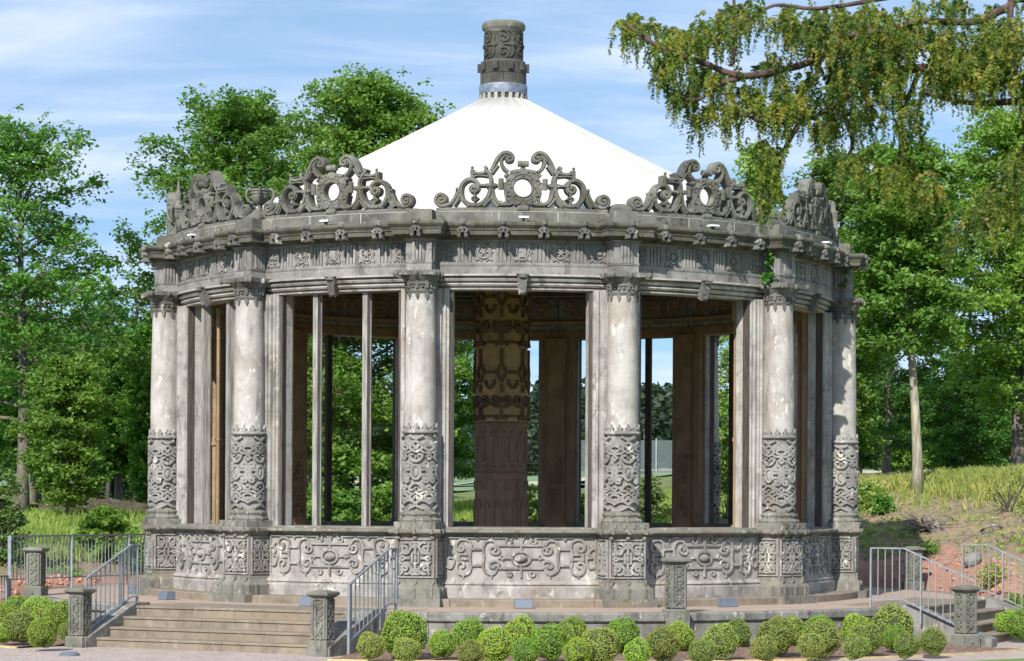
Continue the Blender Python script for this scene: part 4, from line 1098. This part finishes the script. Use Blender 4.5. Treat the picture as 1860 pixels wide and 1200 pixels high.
def tree(name, base, height, hw, mat, bark, label, cat='tree', crown0=.25, kind='beech', lean=(0,0), seed=0, dens=1.0, leaf=.118, tr=.16, group=None, side=None):
    rg = random.Random(seed); root = empty(name, base, label=label, cat=cat, group=group)
    tm = MB(); L = 10; tp = []
    for i in range(L+1):
        f = i/L; tp.append(Vector((lean[0]*f+.12*math.sin(f*5+seed)*f, lean[1]*f, height*.96*f-.3*(i == 0))))
    tm.tube(tp, [tr*(1-.88*(i/L))*(1.35 if i == 0 else 1) for i in range(L+1)], 9)
    cents = []; rads = []
    def at(f):
        q = f*L; i = min(int(q), L-1); return tp[i].lerp(tp[i+1], q-i)
    nl = int((46 if kind != 'fir' else 70)*dens**.5); ga = rg.random()*6
    for i in range(nl):
        f = crown0+(1-crown0)*((i+.5)/nl)**.9; p = at(f*.98); q = (f-crown0)/(1-crown0)
        if kind == 'fir': ll = hw*(1-q)**.85*(.8+.35*rg.random())+.15
        elif kind == 'larch': ll = hw*(1-q)**.7*(.6+.6*rg.random())+.2
        else: ll = hw*(math.sin(math.pi*min(1, q*.80+.16))**.55)*(.66+.50*rg.random())
        ga += 2.4+rg.random()*.5; dr = Vector((math.cos(ga), math.sin(ga), 0))
        rise = {'fir': -.12, 'larch': -.02}.get(kind, .30+.55*q)
        pts = [p]; m = 5
        for k in range(1, m+1):
            g = k/m; droop = -.22*g*g*ll if kind != 'fir' else -.10*g*g*ll
            wob = Vector((rg.uniform(-.1,.1), rg.uniform(-.1,.1), rg.uniform(-.06,.06)))*ll*.6
            pts.append(p+dr*ll*g+Vector((0,0,rise*ll*g+droop))+wob)
        r0 = max(.012, tr*.38*(1-q*.75)*min(1, ll/hw+.2)); tm.tube(pts, [r0*(1-.85*k/m)+.004 for k in range(m+1)], 5)
        ns = int((9 if kind == 'beech' else 8)*max(.45, ll/hw)*dens)+2
        for s in range(ns):
            g = .28+.72*(s+rg.random()*.8)/ns; kk = min(int(g*m), m-1); c0 = pts[kk].lerp(pts[kk+1], min(1, g*m-kk))
            sd = Vector((-dr.y, dr.x, 0))*rg.uniform(-1, 1)*ll*(.38 if kind == 'beech' else .22)*(1.15-g*.6)
            c = c0+sd+Vector((0,0,rg.uniform(-.2,.22)*hw*.35 if kind == 'beech' else rg.uniform(-.12,.05)))
            if rg.random() < .35 and kind == 'beech': tm.tube([c0, c0.lerp(c, .6)+Vector((0,0,.03)), c], [.014,.010,.005], 4)
            cents.append(tuple(c)); rads.append((.30+.30*rg.random())*(hw/3.2)**.35 if kind == 'beech' else .20+.22*rg.random())
    top = at(.99)
    for k in range(int(14*dens)):
        if kind == 'fir': cents.append((top.x+rg.gauss(0,.05), top.y+rg.gauss(0,.05), top.z-rg.random()*.8)); rads.append(.16)
        else: ox, oy = [max(-1.3, min(1.3, rg.gauss(0, 1)))*hw*.15 for _ in (0, 1)]; cents.append((top.x+ox, top.y+oy, top.z-abs(rg.gauss(0,.35))-math.hypot(ox,oy)*.7)); rads.append(.34)
    cents = np.array(cents); rads = np.array(rads)
    V = cloud(cents, int({'beech': 58, 'fir': 60, 'larch': 52}[kind]), rads, {'beech': .42, 'fir': .45, 'larch': .75}[kind], leaf, .6)
    # loose outer sprigs that break the outline
    ext = cents+np.clip(rng.normal(size=cents.shape), -1.25, 1.25)*np.array([.45,.45,.3])*(hw/3.2)**.4; V2 = cloud(ext, 14, rads*.55, .5, leaf*.9, .8)
    V = np.concatenate([V, V2])
    npmesh('crown', V, quads(len(V)//4), mat, root); tm.build('trunk', bark, root, smooth=True)
    return root
def gtree(name, px, d, topy, hwpx, mat, bark, label, **kw):
    x = CX+(px-930)*d/F_PX; y = d-D0; z = float(ground_z(x, y))
    H = EYE+(914-(topy+.0056*(px-930)))*d/F_PX-z
    return tree(name, (x, y, z), H, hwpx*d/F_PX, mat, bark, label, **kw)
G = 'trees round the rotunda'
gtree('beech_tree', 40, 62, 222, 175, M['beech'], M['bark'], 'tall dark leafy tree at the left edge with a grey trunk', seed=1, crown0=.24, dens=1.0, tr=.17)
gtree('small_tree', 122, 57, 655, 78, M['beech2'], M['bark'], 'small pale green tree in front of the wood on the left', seed=2, crown0=.10, dens=.9, leaf=.10, tr=.06)
gtree('beech_tree', 425, 66, 172, 205, M['beech'], M['bark'], 'broad green tree rising behind the left crests of the parapet', seed=3, crown0=.12, dens=2.3, tr=.2)
gtree('beech_tree', 665, 62, 135, 195, M['beech'], M['bark'], 'tall full green tree behind the left half of the roof, seen again through the windows', seed=4, crown0=.03, dens=2.6, tr=.2)
gtree('beech_tree', 800, 70, 330, 95, M['beech'], M['bark'], 'green tree seen only through the bay left of the central pillar', seed=24, crown0=.12, dens=1.1, tr=.12)
gtree('spruce_tree', 182, 84, 548, 62, M['fir'], M['bark'], 'pointed spruce between the left edge tree and the rotunda', seed=5, kind='fir', crown0=.08, dens=1.3, tr=.12)
gtree('spruce_tree', 232, 92, 585, 60, M['fir'], M['bark'], 'lower spruce close to the left column of the rotunda', seed=6, kind='fir', crown0=.08, dens=1.2, tr=.12)
gtree('beech_tree', 268, 70, 585, 42, M['beech2'], M['bark'], 'bright green tree right beside the leftmost column', seed=7, crown0=.1, dens=1.1, tr=.1)
gtree('beech_tree', 1668, 54, 245, 130, M['beech2'], M['bark_pale'], 'slender tree with a bare pale trunk standing on the grassy bank', seed=8, crown0=.42, dens=1.15, lean=(-.35,0), tr=.125, leaf=.13)
gtree('beech_tree', 1850, 60, 178, 185, M['beech2'], M['bark'], 'big bright green tree at the right edge behind the bank', seed=9, crown0=.2, dens=1.9, tr=.2)
gtree('beech_tree', 1520, 68, 250, 130, M['beech'], M['bark'], 'green tree behind the right end of the rotunda', seed=10, crown0=.1, dens=1.4, tr=.18)
gtree('larch_tree', 1375, 66, 225, 125, M['larch'], M['bark'], 'pale green larch with drooping branches behind the right crest', seed=11, kind='larch', crown0=.20, dens=1.2, tr=.16)
gtree('beech_tree', 1610, 78, 300, 110, M['oak'], M['bark'], 'dark tree filling the gap behind the slender trunk', seed=12, crown0=.12, dens=1.2, tr=.15)
gtree('beech_tree', 1755, 84, 640, 95, M['beech'], M['bark'], 'low spreading tree under the big right tree', seed=13, crown0=.1, dens=1.0, tr=.12)
back = [(-30,84,560,110,'oak'),(60,92,600,90,'oak'),(140,98,610,85,'beech'),(215,78,640,60,'beech'),(300,95,560,80,'oak'),(360,100,520,80,'oak'),(470,96,430,90,'beech'),(560,100,420,90,'oak'),
        (1560,90,560,80,'oak'),(1660,100,690,90,'beech'),(1850,96,600,110,'oak'),(1470,92,420,70,'beech'),(1420,100,600,60,'oak'),(-60,70,430,110,'oak')]
names = ['edge of the picture', 'small pale tree', 'spruces', 'leftmost column', 'leftmost bay', 'left urn', 'second crest', 'left roof slope', 'right end column', 'slender pale trunk', 'big right tree', 'far right crest', 'last right window', 'left edge, cut by the frame']
for i, (px, d, ty, hwp, mt) in enumerate(back):
    gtree('wood_tree', px, d, ty, hwp, M[mt], M['bark'], 'tree of the wood in the rear row, behind the '+names[i] if i not in (0, 13) else ('tree of the dark wood in the rear row at the left edge' if i == 0 else 'nearer dark tree of the wood cut off by the left frame'), seed=40+i, crown0=.22 if i < 8 else .12, dens=.95, leaf=.15, tr=.14, group=G)
# bare wood trunks on the left
for i, (px, d, wpx) in enumerate(((70,72,10),(108,78,9),(152,70,12),(196,80,8),(246,76,9))):
    x = CX+(px-930)*d/F_PX; y = d-D0; z = float(ground_z(x,y)); root = empty('wood_tree', (x,y,z), label='straight bare trunk in the shade of the left wood, number %s from the left' % ['one','two','three','four','five'][i], cat='tree', group='slim trunks in the left wood')
    mb = MB(); rr = wpx/2*d/F_PX; mb.tube([(0,0,-.3),(.03,0,2),(-.04,0,4.5),(.05,0,7)], [rr*1.2,rr,rr*.8,rr*.5], 8); mb.build('trunk', M['bark'], root, smooth=True)
    V = cloud(rng.normal(size=(60,3))*np.array([.9,.9,1.0])+np.array([0,0,5.6]), 40, np.full(60,.4), .4, .16); npmesh('crown', V, quads(len(V)//4), M['oak'], root)

# far wood on the hill: one mass nobody could count
n = 900; xs = rng.uniform(-75, 90, n); ys = rng.uniform(225, 330, n); gz_ = ground_z(xs, ys)
tops = 6.0+3*vnoise(xs, ys, .045, 5)+3.2*vnoise(xs, ys*0, .021, 8)
cs = []; rd = []
for x, y, z, tp_ in zip(xs, ys, gz_, tops):
    for k in range(5): cs.append((x+rng.normal()*1.5, y+rng.normal()*1.5, z+tp_*(.15+.75*k/4)+rng.normal()*.5)); rd.append(2.2-.25*k)
V = cloud(np.array(cs), 22, np.array(rd), .8, 1.0, .8)
tag(npmesh('far_wood', V, quads(len(V)//4), M['far']), 'distant wooded hill seen through the windows', 'wood', kind='stuff')
# pale field strip and track beyond the garden
def strip_sheet(name, x0, x1, y0, y1, mat, dz):
    vs, fs = [], []; m, n_ = 30, 8
    for i in range(m+1):
        for j in range(n_+1):
            x = x0+(x1-x0)*i/m; y = y0+(y1-y0)*j/n_; vs.append((x, y, float(ground_z(x,y))+dz))
    for i in range(m):
        for j in range(n_): b = i*(n_+1)+j; fs.append((b,b+n_+1,b+n_+2,b+1))
    mb = MB(); mb.add(vs, fs); tag(mb.build(name, mat, smooth=True), kind='structure')
M['field'] = leafmat('field_green', (.16,.23,.10), (.20,.27,.13), trans=0, scale=.1, rough=.9)
M['track'] = simple('sandy_track', (.45,.40,.30), .9, 0, .1, 1)
strip_sheet('field', -60, 70, 95, 222, M['field'], .16)
strip_sheet('track', -20, 40, 112, 122, M['track'], .28)

# ------------------------------------------------------------------ bushes, weeds, grass
def bush(px, d, w_, h_, mat, label, seed=0, per=60, leaf=.09, stems=6, name='bush', n=None, dz=0):
    x = CX+(px-930)*d/F_PX; y = d-D0; z = float(ground_z(x,y))+dz; root = empty(name, (x,y,z), label=label, cat='bush')
    rg = np.random.default_rng(seed); n = n or int(26*w_*h_)+14
    c = rg.normal(size=(n,3)); c /= np.linalg.norm(c,axis=1,keepdims=True); c *= rg.random((n,1))**.4
    c = c*np.array([w_/2,w_/2.4,h_/2])+np.array([0,0,h_*.46])
    V = cloud(c, per, .12+.14*rg.random(n), .55, leaf, .7); npmesh('leaves', V, quads(len(V)//4), mat, root)
    mb = MB()
    for k in range(stems):
        q = c[k*3 % n]; mb.tube([(0,0,-.1),(q[0]*.4,q[1]*.4,q[2]*.5),tuple(q)],[.02,.014,.006],5)
    mb.build('stems', M['bark'], root)
bush(190, 50, 1.15, 1.25, M['beech2'], 'leafy round bush of young sycamore behind the steel fence', 1, 70, .13)
bush(245, 49, .7, .9, M['weed'], 'yellowish bush behind the right end of the steel fence', 2)
bush(5, 47, .9, 1.9, M['dull'], 'tall dark shrub cut off by the left edge', 3, 70, .09)
bush(1572, 53.5, .9, .6, M['weed'], 'low green bush at the top of the bank by the right column', 4)
bush(1606, 52.5, .5, .42, M['beech2'], 'small bright bush left of the slender tree trunk', 5)
bush(1835, 50, 1.1, 1.1, M['dull'], 'twiggy dry bush at the right edge on top of the bank', 6, 14, .05, 26)
bush(1588, 47.0, .45, .30, M['beech2'], 'small green weed clump halfway up the bank beside the end column', 7, 40, .07)
bush(1690, 47.4, .35, .22, M['weed'], 'weed tuft below the dead stump', 8, 40, .07)
bush(845, 53, 1.2, 1.0, M['weed'], 'weedy bush seen left of the central pillar', 9)
bush(972, 54, .95, 1.75, M['weed'], 'bright climbing bush seen right of the central pillar', 10, 60)
bush(1065, 55, .9, 1.25, M['beech2'], 'green bush seen between the pillar bay columns', 11)
bush(1175, 56, 1.0, 1.45, M['dull'], 'olive bush seen left of the rear right pier', 12)
bush(1200, 54, 1.3, .75, M['weed'], 'yellow green low bush in front of the olive bush', 13)
bush(1322, 54, .5, 3.3, M['weed'], 'ivy covered stem seen through the right window', 14, 55)
bush(600, 54, 1.9, 1.7, M['beech'], 'dense dark bush low in the window with two mullions', 15, 60, .12)
bush(700, 55, 1.5, 1.5, M['beech'], 'second dense bush low in the window with two mullions, on its right', 16, 60, .12)
bush(1845, 41.5, .35, .32, M['boxa'], 'small green shrub beyond the far right railing', 17, 50, .05)
bush(1800, 43.0, .5, .5, M['boxb'], 'small olive shrub beyond the far right railing, by a pale stone', 18, 50, .05)
def blades(n, fx, hh, wd, mat, name, label, cat):
    x, y = fx(n); z = ground_z(x, y); a = rng.random(len(x))*6.283; k = len(x)
    h = hh*(.45+.9*rng.random(k)); lean = rng.normal(size=(k,2))*h[:,None]*.25
    dx = np.cos(a)*wd; dy = np.sin(a)*wd
    V = np.stack([np.stack([x-dx,y-dy,z-.02],1), np.stack([x+dx,y+dy,z-.02],1),
                  np.stack([x+lean[:,0]*.4+dx*.6,y+lean[:,1]*.4+dy*.6,z+h*.6],1), np.stack([x+lean[:,0],y+lean[:,1],z+h],1)],1).reshape(-1,3)
    tag(npmesh(name, V, quads(k), mat), label, cat, kind='stuff')
def fx_right(n):
    x = rng.uniform(5.5, 15, n); y = rng.uniform(3, 13, n); Rr_ = np.hypot(x,y)
    keep = (Rr_ > 12.0) & (rng.random(n) < .12+.88*sstep(13.2, 15.2, Rr_+(vnoise(x,y,.7,5)-.5)*3)) & (np.abs(x-8.3) > .6*(y<6)) & (rng.random(n) < .06+.94*sstep(.42,.62,vnoise(x,y,.55,21)+.42*sstep(13,15.5,Rr_)-.30+.3*sstep(10,12,x)*(Rr_>12)))
    return x[keep], y[keep]
blades(190000, fx_right, .32, .011, M['grass'], 'tall_grass', 'tall yellow green grass growing over the right bank', 'grass')
def fx_rest(n):
    x = rng.uniform(-14, 7, n); y = rng.uniform(4, 40, n); Rr_ = np.hypot(x,y); keep = (Rr_ > 10.5) & (rng.random(n) < .15+.85*vnoise(x,y,.8,4)); return x[keep], y[keep]
blades(170000, fx_rest, .26, .017, M['weed'], 'weeds', 'weeds and rough grass behind the rotunda', 'weeds')
# low creeping weeds and dead litter on the banks
x = rng.uniform(-15, 15, 15000); y = rng.uniform(1.5, 15, 15000); Rr_ = np.hypot(x,y); kp = (Rr_ > 9.2) & (vnoise(x,y,.9,31)+.3*rng.random(15000) > .72); x, y = x[kp], y[kp]
V = cloud(np.stack([x,y,ground_z(x,y)+.05],1), 9, np.full(len(x),.13), .5, .07, .7)
tag(npmesh('ground_weeds', V, quads(len(V)//4), M['weed']), 'low creeping weeds scattered over the banks', 'weeds', kind='stuff')
mb = MB()
for i in range(2600):
    x = rnd.uniform(5.8, 14) if i % 3 else rnd.uniform(-13,-7); y = rnd.uniform(2.6, 10)
    if math.hypot(x,y) < 8.9: continue
    z = float(ground_z(x,y))+.03; a = rnd.random()*6.28; l = rnd.uniform(.06,.28)
    mb.bar((x,y,z),(x+math.cos(a)*l,y+math.sin(a)*l*.6,z+rnd.uniform(-.02,.12)), rnd.uniform(.006,.014))
tag(mb.build('dead_twigs', M['dead']), 'dead twigs and bramble stems littering the banks', 'twigs', kind='stuff')
# stones at the foot of the banks
mb = MB()
for i in range(420):
    az_ = rnd.choice((rnd.uniform(78,118), rnd.uniform(-118,-84))); rr = rnd.uniform(8.35, 9.3); x, y = rr*math.sin(R(az_)), -rr*math.cos(R(az_)); s = rnd.uniform(.015,.06)
    mb.ball((x,y,float(ground_z(x,y))+s*.3),(s,s*.8,s*.6),5,3)
M['redstone'] = simple('red_rubble', (.42,.22,.16), .9, 0, .3, 9, .5)
tag(mb.build('rubble', M['redstone']), 'red sandstone rubble along the back edge of the terrace', 'rubble', kind='stuff')
# stump and fallen wood on the right bank
p = P(1700, 925, 49.5); p.z = float(ground_z(p.x, p.y)); root = empty('tree_stump', tuple(p), label='grey upturned dead stump with tangled roots on the right bank', cat='stump')
mb = MB(); mb.lathe([(.03,.13),(.075,.13),(.095,.16),(.10,.10),(.13,.0),(.20,-.12)], 11); mb.build('stump_body', M['dead'], root, smooth=35)
mb = MB()
for i in range(120):
    a = rnd.uniform(1.2, 5.4); l = rnd.uniform(.2, .85); q = Vector((rnd.uniform(-.25,.05), rnd.uniform(-.05,.2), rnd.uniform(0,.1)))
    pts = [q]; r0 = rnd.choice((.008,.012,.02))
    for k in range(5): q = q+Vector((math.cos(a)*l/5, math.sin(a)*l/5*.9, rnd.uniform(-.05,.09))); a += rnd.uniform(-.9,.9); pts.append(q)
    mb.tube(pts, [r0,r0*.9,r0*.7,r0*.5,r0*.3,r0*.15], 5)
mb.tube([(.1,-.05,.05),(.22,-.16,-.02),(.3,-.28,-.16)], [.045,.035,.02], 6)
mb.build('roots', M['dead'], root, smooth=True)
pts = [P(1783,948,48.6), P(1790,962,48.4), P(1803,972,48.3), P(1816,974,48.3), P(1822,962,48.4), P(1812,948,48.7), P(1800,944,48.8)]
mb = MB(); mb.tube([Vector((q.x, q.y, float(ground_z(q.x,q.y))+.06+.1*math.sin(i))) for i, q in enumerate(pts)], [.035,.03,.03,.03,.028,.02,.01], 6)
tag(mb.build('fallen_branch', M['dead'], smooth=True), 'pale hooked dead branch lying on the right bank', 'branch')
p = P(1767, 1040, 45.0); z = float(ground_z(p.x,p.y)); mb = MB()
mb.ball((0,0,.1),(.17,.15,.16),9,6,f=lambda x,y,z_: (x*(1+.15*math.sin(9*y+5*z_)), y, z_*(1+.2*math.sin(11*x))))
tag(mb.build('boulder', M['wall'], loc=(p.x,p.y,z)), 'pale grey boulder behind the right stairs, under the far railing', 'boulder')

# ------------------------------------------------------------------ box balls
def ballmesh(seed, n=4300):
    rg = np.random.default_rng(seed); v = rg.normal(size=(n,3)); v /= np.linalg.norm(v,axis=1,keepdims=True)
    b = 1+.05*np.sin(v[:,0]*5+seed)+.05*np.sin(v[:,1]*6+seed*2)+.045*np.sin(v[:,2]*7+v[:,0]*4)
    rad = b*(.94+.08*rg.random(n)); c = v*rad[:,None]; nr = v+rg.normal(size=(n,3))*.55; nr /= np.linalg.norm(nr,axis=1,keepdims=True)
    s = .068+.045*rg.random(n); return leaf_quads(c, nr, rg.normal(size=(n,3)), s, s*.7)
def make_ballmesh(seed, mat):
    V = ballmesh(seed); V = V; me_o = npmesh('leaves', V, quads(len(V)//4), mat); me = me_o.data; bpy.data.objects.remove(me_o); return me
BM = [make_ballmesh(i, M['boxa']) for i in range(3)]+[make_ballmesh(i+5, M['boxb']) for i in range(3)]
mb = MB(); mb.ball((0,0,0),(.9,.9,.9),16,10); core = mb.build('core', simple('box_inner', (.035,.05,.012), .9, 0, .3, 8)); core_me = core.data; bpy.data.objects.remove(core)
right = [(735,1150,42,0),(675,1173,25,1),(740,1180,24,1),(805,1168,25,0),(853,1150,30,0),(857,1184,24,1),(902,1168,33,0),(947,1144,31,0),(955,1180,26,0),(998,1162,33,0),(1039,1144,30,0),(1050,1180,25,0),
 (1091,1168,35,1),(1132,1149,32,0),(1159,1180,26,0),(1204,1164,32,1),(1235,1150,27,0),(1277,1177,24,1),(1311,1156,32,1),(1338,1142,27,1),(1389,1170,24,1),(1411,1147,34,1),(1436,1136,28,1),(1475,1164,24,1),
 (1494,1150,33,1),(1491,1138,30,0),(1557,1165,24,1),(1575,1148,30,1),(1556,1131,28,0),(1623,1125,38,1),(1629,1148,23,0),(1648,1161,24,1),(1695,1153,25,1)]
left = [(46,1088,24,0),(14,1100,24,0),(70,1106,30,0),(32,1112,28,0),(112,1122,30,0),(84,1128,26,1),(37,1144,31,1),(4,1130,26,0),(78,1156,27,0),(127,1153,20,1),(6,1158,18,0)]
ordn = ['first','second','third','fourth','fifth','sixth','seventh','eighth','ninth','tenth','eleventh','twelfth','thirteenth','fourteenth','fifteenth','sixteenth','seventeenth','eighteenth','nineteenth','twentieth','21st','22nd','23rd','24th']
def place_balls(lst, where, grp):
    info = []
    for i, (px, py, r_, olive) in enumerate(lst):
        yb = py+r_+.0056*(px-930); d = F_PX*(EYE+.50)/(yb-914); rad = r_*d/F_PX
        for _ in range(80):
            x = CX+(px-930)*d/F_PX; y = d-D0
            if math.hypot(x,y) < 8.27+rad*.96: d -= .05
            else: break
        info.append([px, d, rad*1.0, olive, x, y, r_])
    fr_ = sorted([q for q in info if q[1] < 33.75 or where == 'left' and q[1] < 35], key=lambda q: q[0]); bk = sorted([q for q in info if q not in fr_], key=lambda q: q[0])
    for row, rn in ((fr_, 'front'), (bk, 'rear')):
        for j, q in enumerate(row):
            size = 'large' if q[6] >= 33 else ('small' if q[6] < 26 else 'medium')
            clr = 'olive' if q[3] else 'bright green'
            lb = '%s %s box ball, %s from left in the %s row of the %s bed' % (size, clr, ordn[j], rn, where)
            root = empty('box_ball', (q[4], q[5], -.50+q[2]*.93), rnd.random()*6, label=lb, cat='box shrub', group=grp)
            root.scale = (q[2], q[2], q[2]*.97)
            me = BM[(3 if q[3] else 0)+rnd.randrange(3)]
            for nm, md in (('leaves', me), ('core', core_me)):
                o = bpy.data.objects.new(nm, md); col.objects.link(o); reg(o, root)
place_balls(right, 'long', 'clipped box balls between the stairs')
place_balls(left, 'left', 'clipped box balls in the left bed')
for i, (px, d) in enumerate(((1832, 38.6), (1857, 38.1))):
    p = P(px, 1100, d); root = empty('box_ball', (p.x, p.y, -.28), 0, label=['small', 'larger'][i]+' box ball beyond the far railing at the right edge', cat='box shrub'); root.scale = (.2+.04*i,)*3
    for nm, md in (('leaves', BM[i]), ('core', core_me)):
        o = bpy.data.objects.new(nm, md); col.objects.link(o); reg(o, root)
# uplight disc in the gravel
p = P(128, 1197, 33.6); mb = MB(); mb.lathe([(.14,-.02),(.14,.02),(.10,.045),(.0,.05)], 20, cap=False)
tag(mb.build('ground_lamp', M['box'], loc=(p.x, p.y, -.56), smooth=35), 'grey domed lamp sunk in the gravel by the left stair post', 'ground lamp')
# ivy on the entablature
for az_, z0, label in ((A0+42, 5.30, 'bright ivy sprig hanging from the frieze by the fifth column'), (A0+73, 5.55, 'dark green creeper on the cornice at the right end')):
    rr = 6.02 if z0 < 5.5 else 6.05; cx_, cy_ = rr*math.sin(R(az_)), -rr*math.cos(R(az_)); root = empty('ivy_sprig', (cx_, cy_, z0), R(az_), label=label, cat='ivy')
    n = 26; c = np.stack([rng.normal(size=n)*.07, rng.normal(size=n)*.03, rng.uniform(-.22,.28,n)],1); V = cloud(c, 7, np.full(n,.06), 1, .075, .7)
    npmesh('leaves', V, quads(len(V)//4), M['ivy'] if z0 < 5.5 else M['oak'], root); mb = MB(); mb.tube([(0,.02,-.2),(.02,.02,0),(-.02,.04,.28)], .006, 4); mb.build('stem', M['bark'], root)

# ------------------------------------------------------------------ yew branches in the foreground
YD = 15.0
yew = empty('yew_tree', (7.2, YD-D0, -.57), label='old yew reaching in from the right with drooping branches across the top right sky', cat='tree')
def yl(px, py, dd=0.0):
    p = P(px, py, YD+dd); return Vector((p.x-7.2, p.y-(YD-D0), p.z+.57))
mb = MB(); mb.tube([(0,0,-.3),(.05,0,2),(-.1,.1,4.5),(.1,0,7.5),(0,0,10)], [.34,.28,.24,.16,.06], 12)
tm = mb
limbs = [[(1900,-10,.2),(1827,4,.1),(1770,29,0),(1713,31,0),(1664,31,-.1),(1594,49,-.2),(1530,60,-.2)],
         [(1920,60,.2),(1780,112,.1),(1668,116,0),(1590,123,0),(1509,92,0),(1447,114,-.1),(1361,133,-.2),(1320,129,-.2),(1276,112,-.2),(1225,95,-.3),(1170,70,-.3),(1125,35,-.3)],
         [(1920,165,.3),(1860,172,.2),(1795,178,.2),(1737,176,.1),(1668,159,.1)],
         [(1930,200,.5),(1856,270,.4),(1795,347,.4),(1750,395,.3),(1705,432,.3)],
         [(1325,114,-.2),(1330,60,-.1),(1327,-20,0)], [(1700,-30,0),(1600,-10,0),(1480,10,-.1),(1400,5,-.1),(1345,40,-.1)],
         [(1590,123,0),(1520,180,0),(1450,215,-.1),(1385,215,-.1),(1330,200,-.1),(1270,190,-.1)], [(1450,215,-.1),(1420,270,0),(1400,330,0),(1392,385,0)],
         [(1668,116,0),(1640,190,.1),(1632,260,.1),(1640,300,.1),(1690,340,.1)], [(1361,133,-.2),(1300,150,-.2),(1260,180,-.3),(1215,165,-.3)],
         [(1520,180,0),(1545,250,.1),(1530,290,.1)], [(1833,-20,0),(1832,60,0),(1845,160,0),(1858,230,0)], [(1664,31,-.1),(1690,90,0),(1740,130,0),(1800,140,.1)]]
tips = []
for l in limbs:
    pts = [yl(*q) for q in l]
    if l[0][0] >= 1900: pts = [Vector((-.1,0,pts[0].z-1.2)), Vector((-1.8,0,pts[0].z-.35))]+pts
    pts = [Vector(q) for q in cr([tuple(q) for q in pts], 4)]
    big = .032 if l[0][0] >= 1900 else .013
    tm.tube(pts, [big*(1-.8*i/len(pts))+.005 for i in range(len(pts))], 7)
tm.build('trunk', M['bark_red'], yew, smooth=True)
dens_ = [(1150,45,38,26,26),(1205,75,40,36,34),(1260,70,42,36,34),(1310,45,40,34,24),(1350,20,40,24,20),(1205,120,24,24,14),(1285,135,45,26,30),(1300,195,42,16,22),(1230,170,26,22,14),(1265,215,14,10,4),
         (1400,195,60,34,40),(1395,115,26,18,14),(1450,165,55,38,46),(1480,50,50,46,55),(1550,60,60,54,75),(1530,130,60,44,56),(1600,130,52,38,46),(1430,30,34,30,22),(1620,50,52,44,40),
         (1690,60,60,30,46),(1750,95,60,34,56),(1820,60,60,56,76),(1800,120,56,34,46),(1720,130,56,28,40),(1560,200,30,30,20),(1640,205,34,44,26),(1500,215,34,24,18),(1390,270,26,26,20),(1398,322,20,24,16),(1388,360,10,14,5),
         (1540,285,34,16,18),(1625,295,40,18,20),(1680,335,34,18,18),(1650,320,30,20,10),(1560,20,80,20,30),(1700,0,80,16,20),(1850,290,26,34,26),(1810,345,30,30,28),(1770,385,30,22,22),(1725,425,26,14,12),(1850,380,16,26,8),(1855,140,20,30,16),(1345,165,40,14,14),(1950,80,60,60,40),(2050,60,60,50,40),(2150,90,60,60,40),(1960,230,50,40,24),(2080,180,60,40,24),(2250,120,60,60,30)]
LV = []; tw = MB()
for cx_, cy_, rx, ry, n in dens_:
    for i in range(int(n*1.5)):
        px = cx_+rnd.gauss(0, rx*.50); py = cy_+rnd.gauss(0, ry*.45); q = yl(px, py, rnd.gauss(0, .28))
        L = rnd.uniform(.06, .25); dx, dy = rnd.gauss(0,.12), rnd.gauss(0,.12); m = int(L/.0085)
        s = np.linspace(0, 1, m); base = np.array(q)
        side = rnd.uniform(.3,1.0)*(-1 if rnd.random() < .6 else 1)*.05
        c = base+np.stack([dx*L*s+side*(1-(1-s)**2)*1.0, dy*L*s, .02-(L*s)*(.6+.4*s)],1)
        if i % 3 == 0: tw.tube([tuple(c[0]), tuple(c[m//2]), tuple(c[-1])], [.003,.002,.001], 3)
        for sg in (-1, 1):
            th = rnd.random()*6.28; dirv = np.array([math.cos(th)*sg, math.sin(th)*.6*sg, -.55])
            k = len(c); up = np.tile(dirv, (k,1))+rng.normal(size=(k,3))*.35; nr = rng.normal(size=(k,3))+np.array([0,-1.0,.3]); nr /= np.linalg.norm(nr,axis=1,keepdims=True)
            sz = .036*(.7+.6*rng.random(k))*(1.15-.5*s); un = up/np.linalg.norm(up,axis=1,keepdims=True)
            LV.append(leaf_quads(c+un*sz[:,None]*.5, nr, up, sz, sz*.40))
V = np.concatenate(LV); npmesh('crown', V, quads(len(V)//4), M['yew'], yew); tag(tw.build('twigs', M['bark_red'], yew), kind='stuff')
print('objects', len(bpy.data.objects), 'yew leaves', len(V)//4)
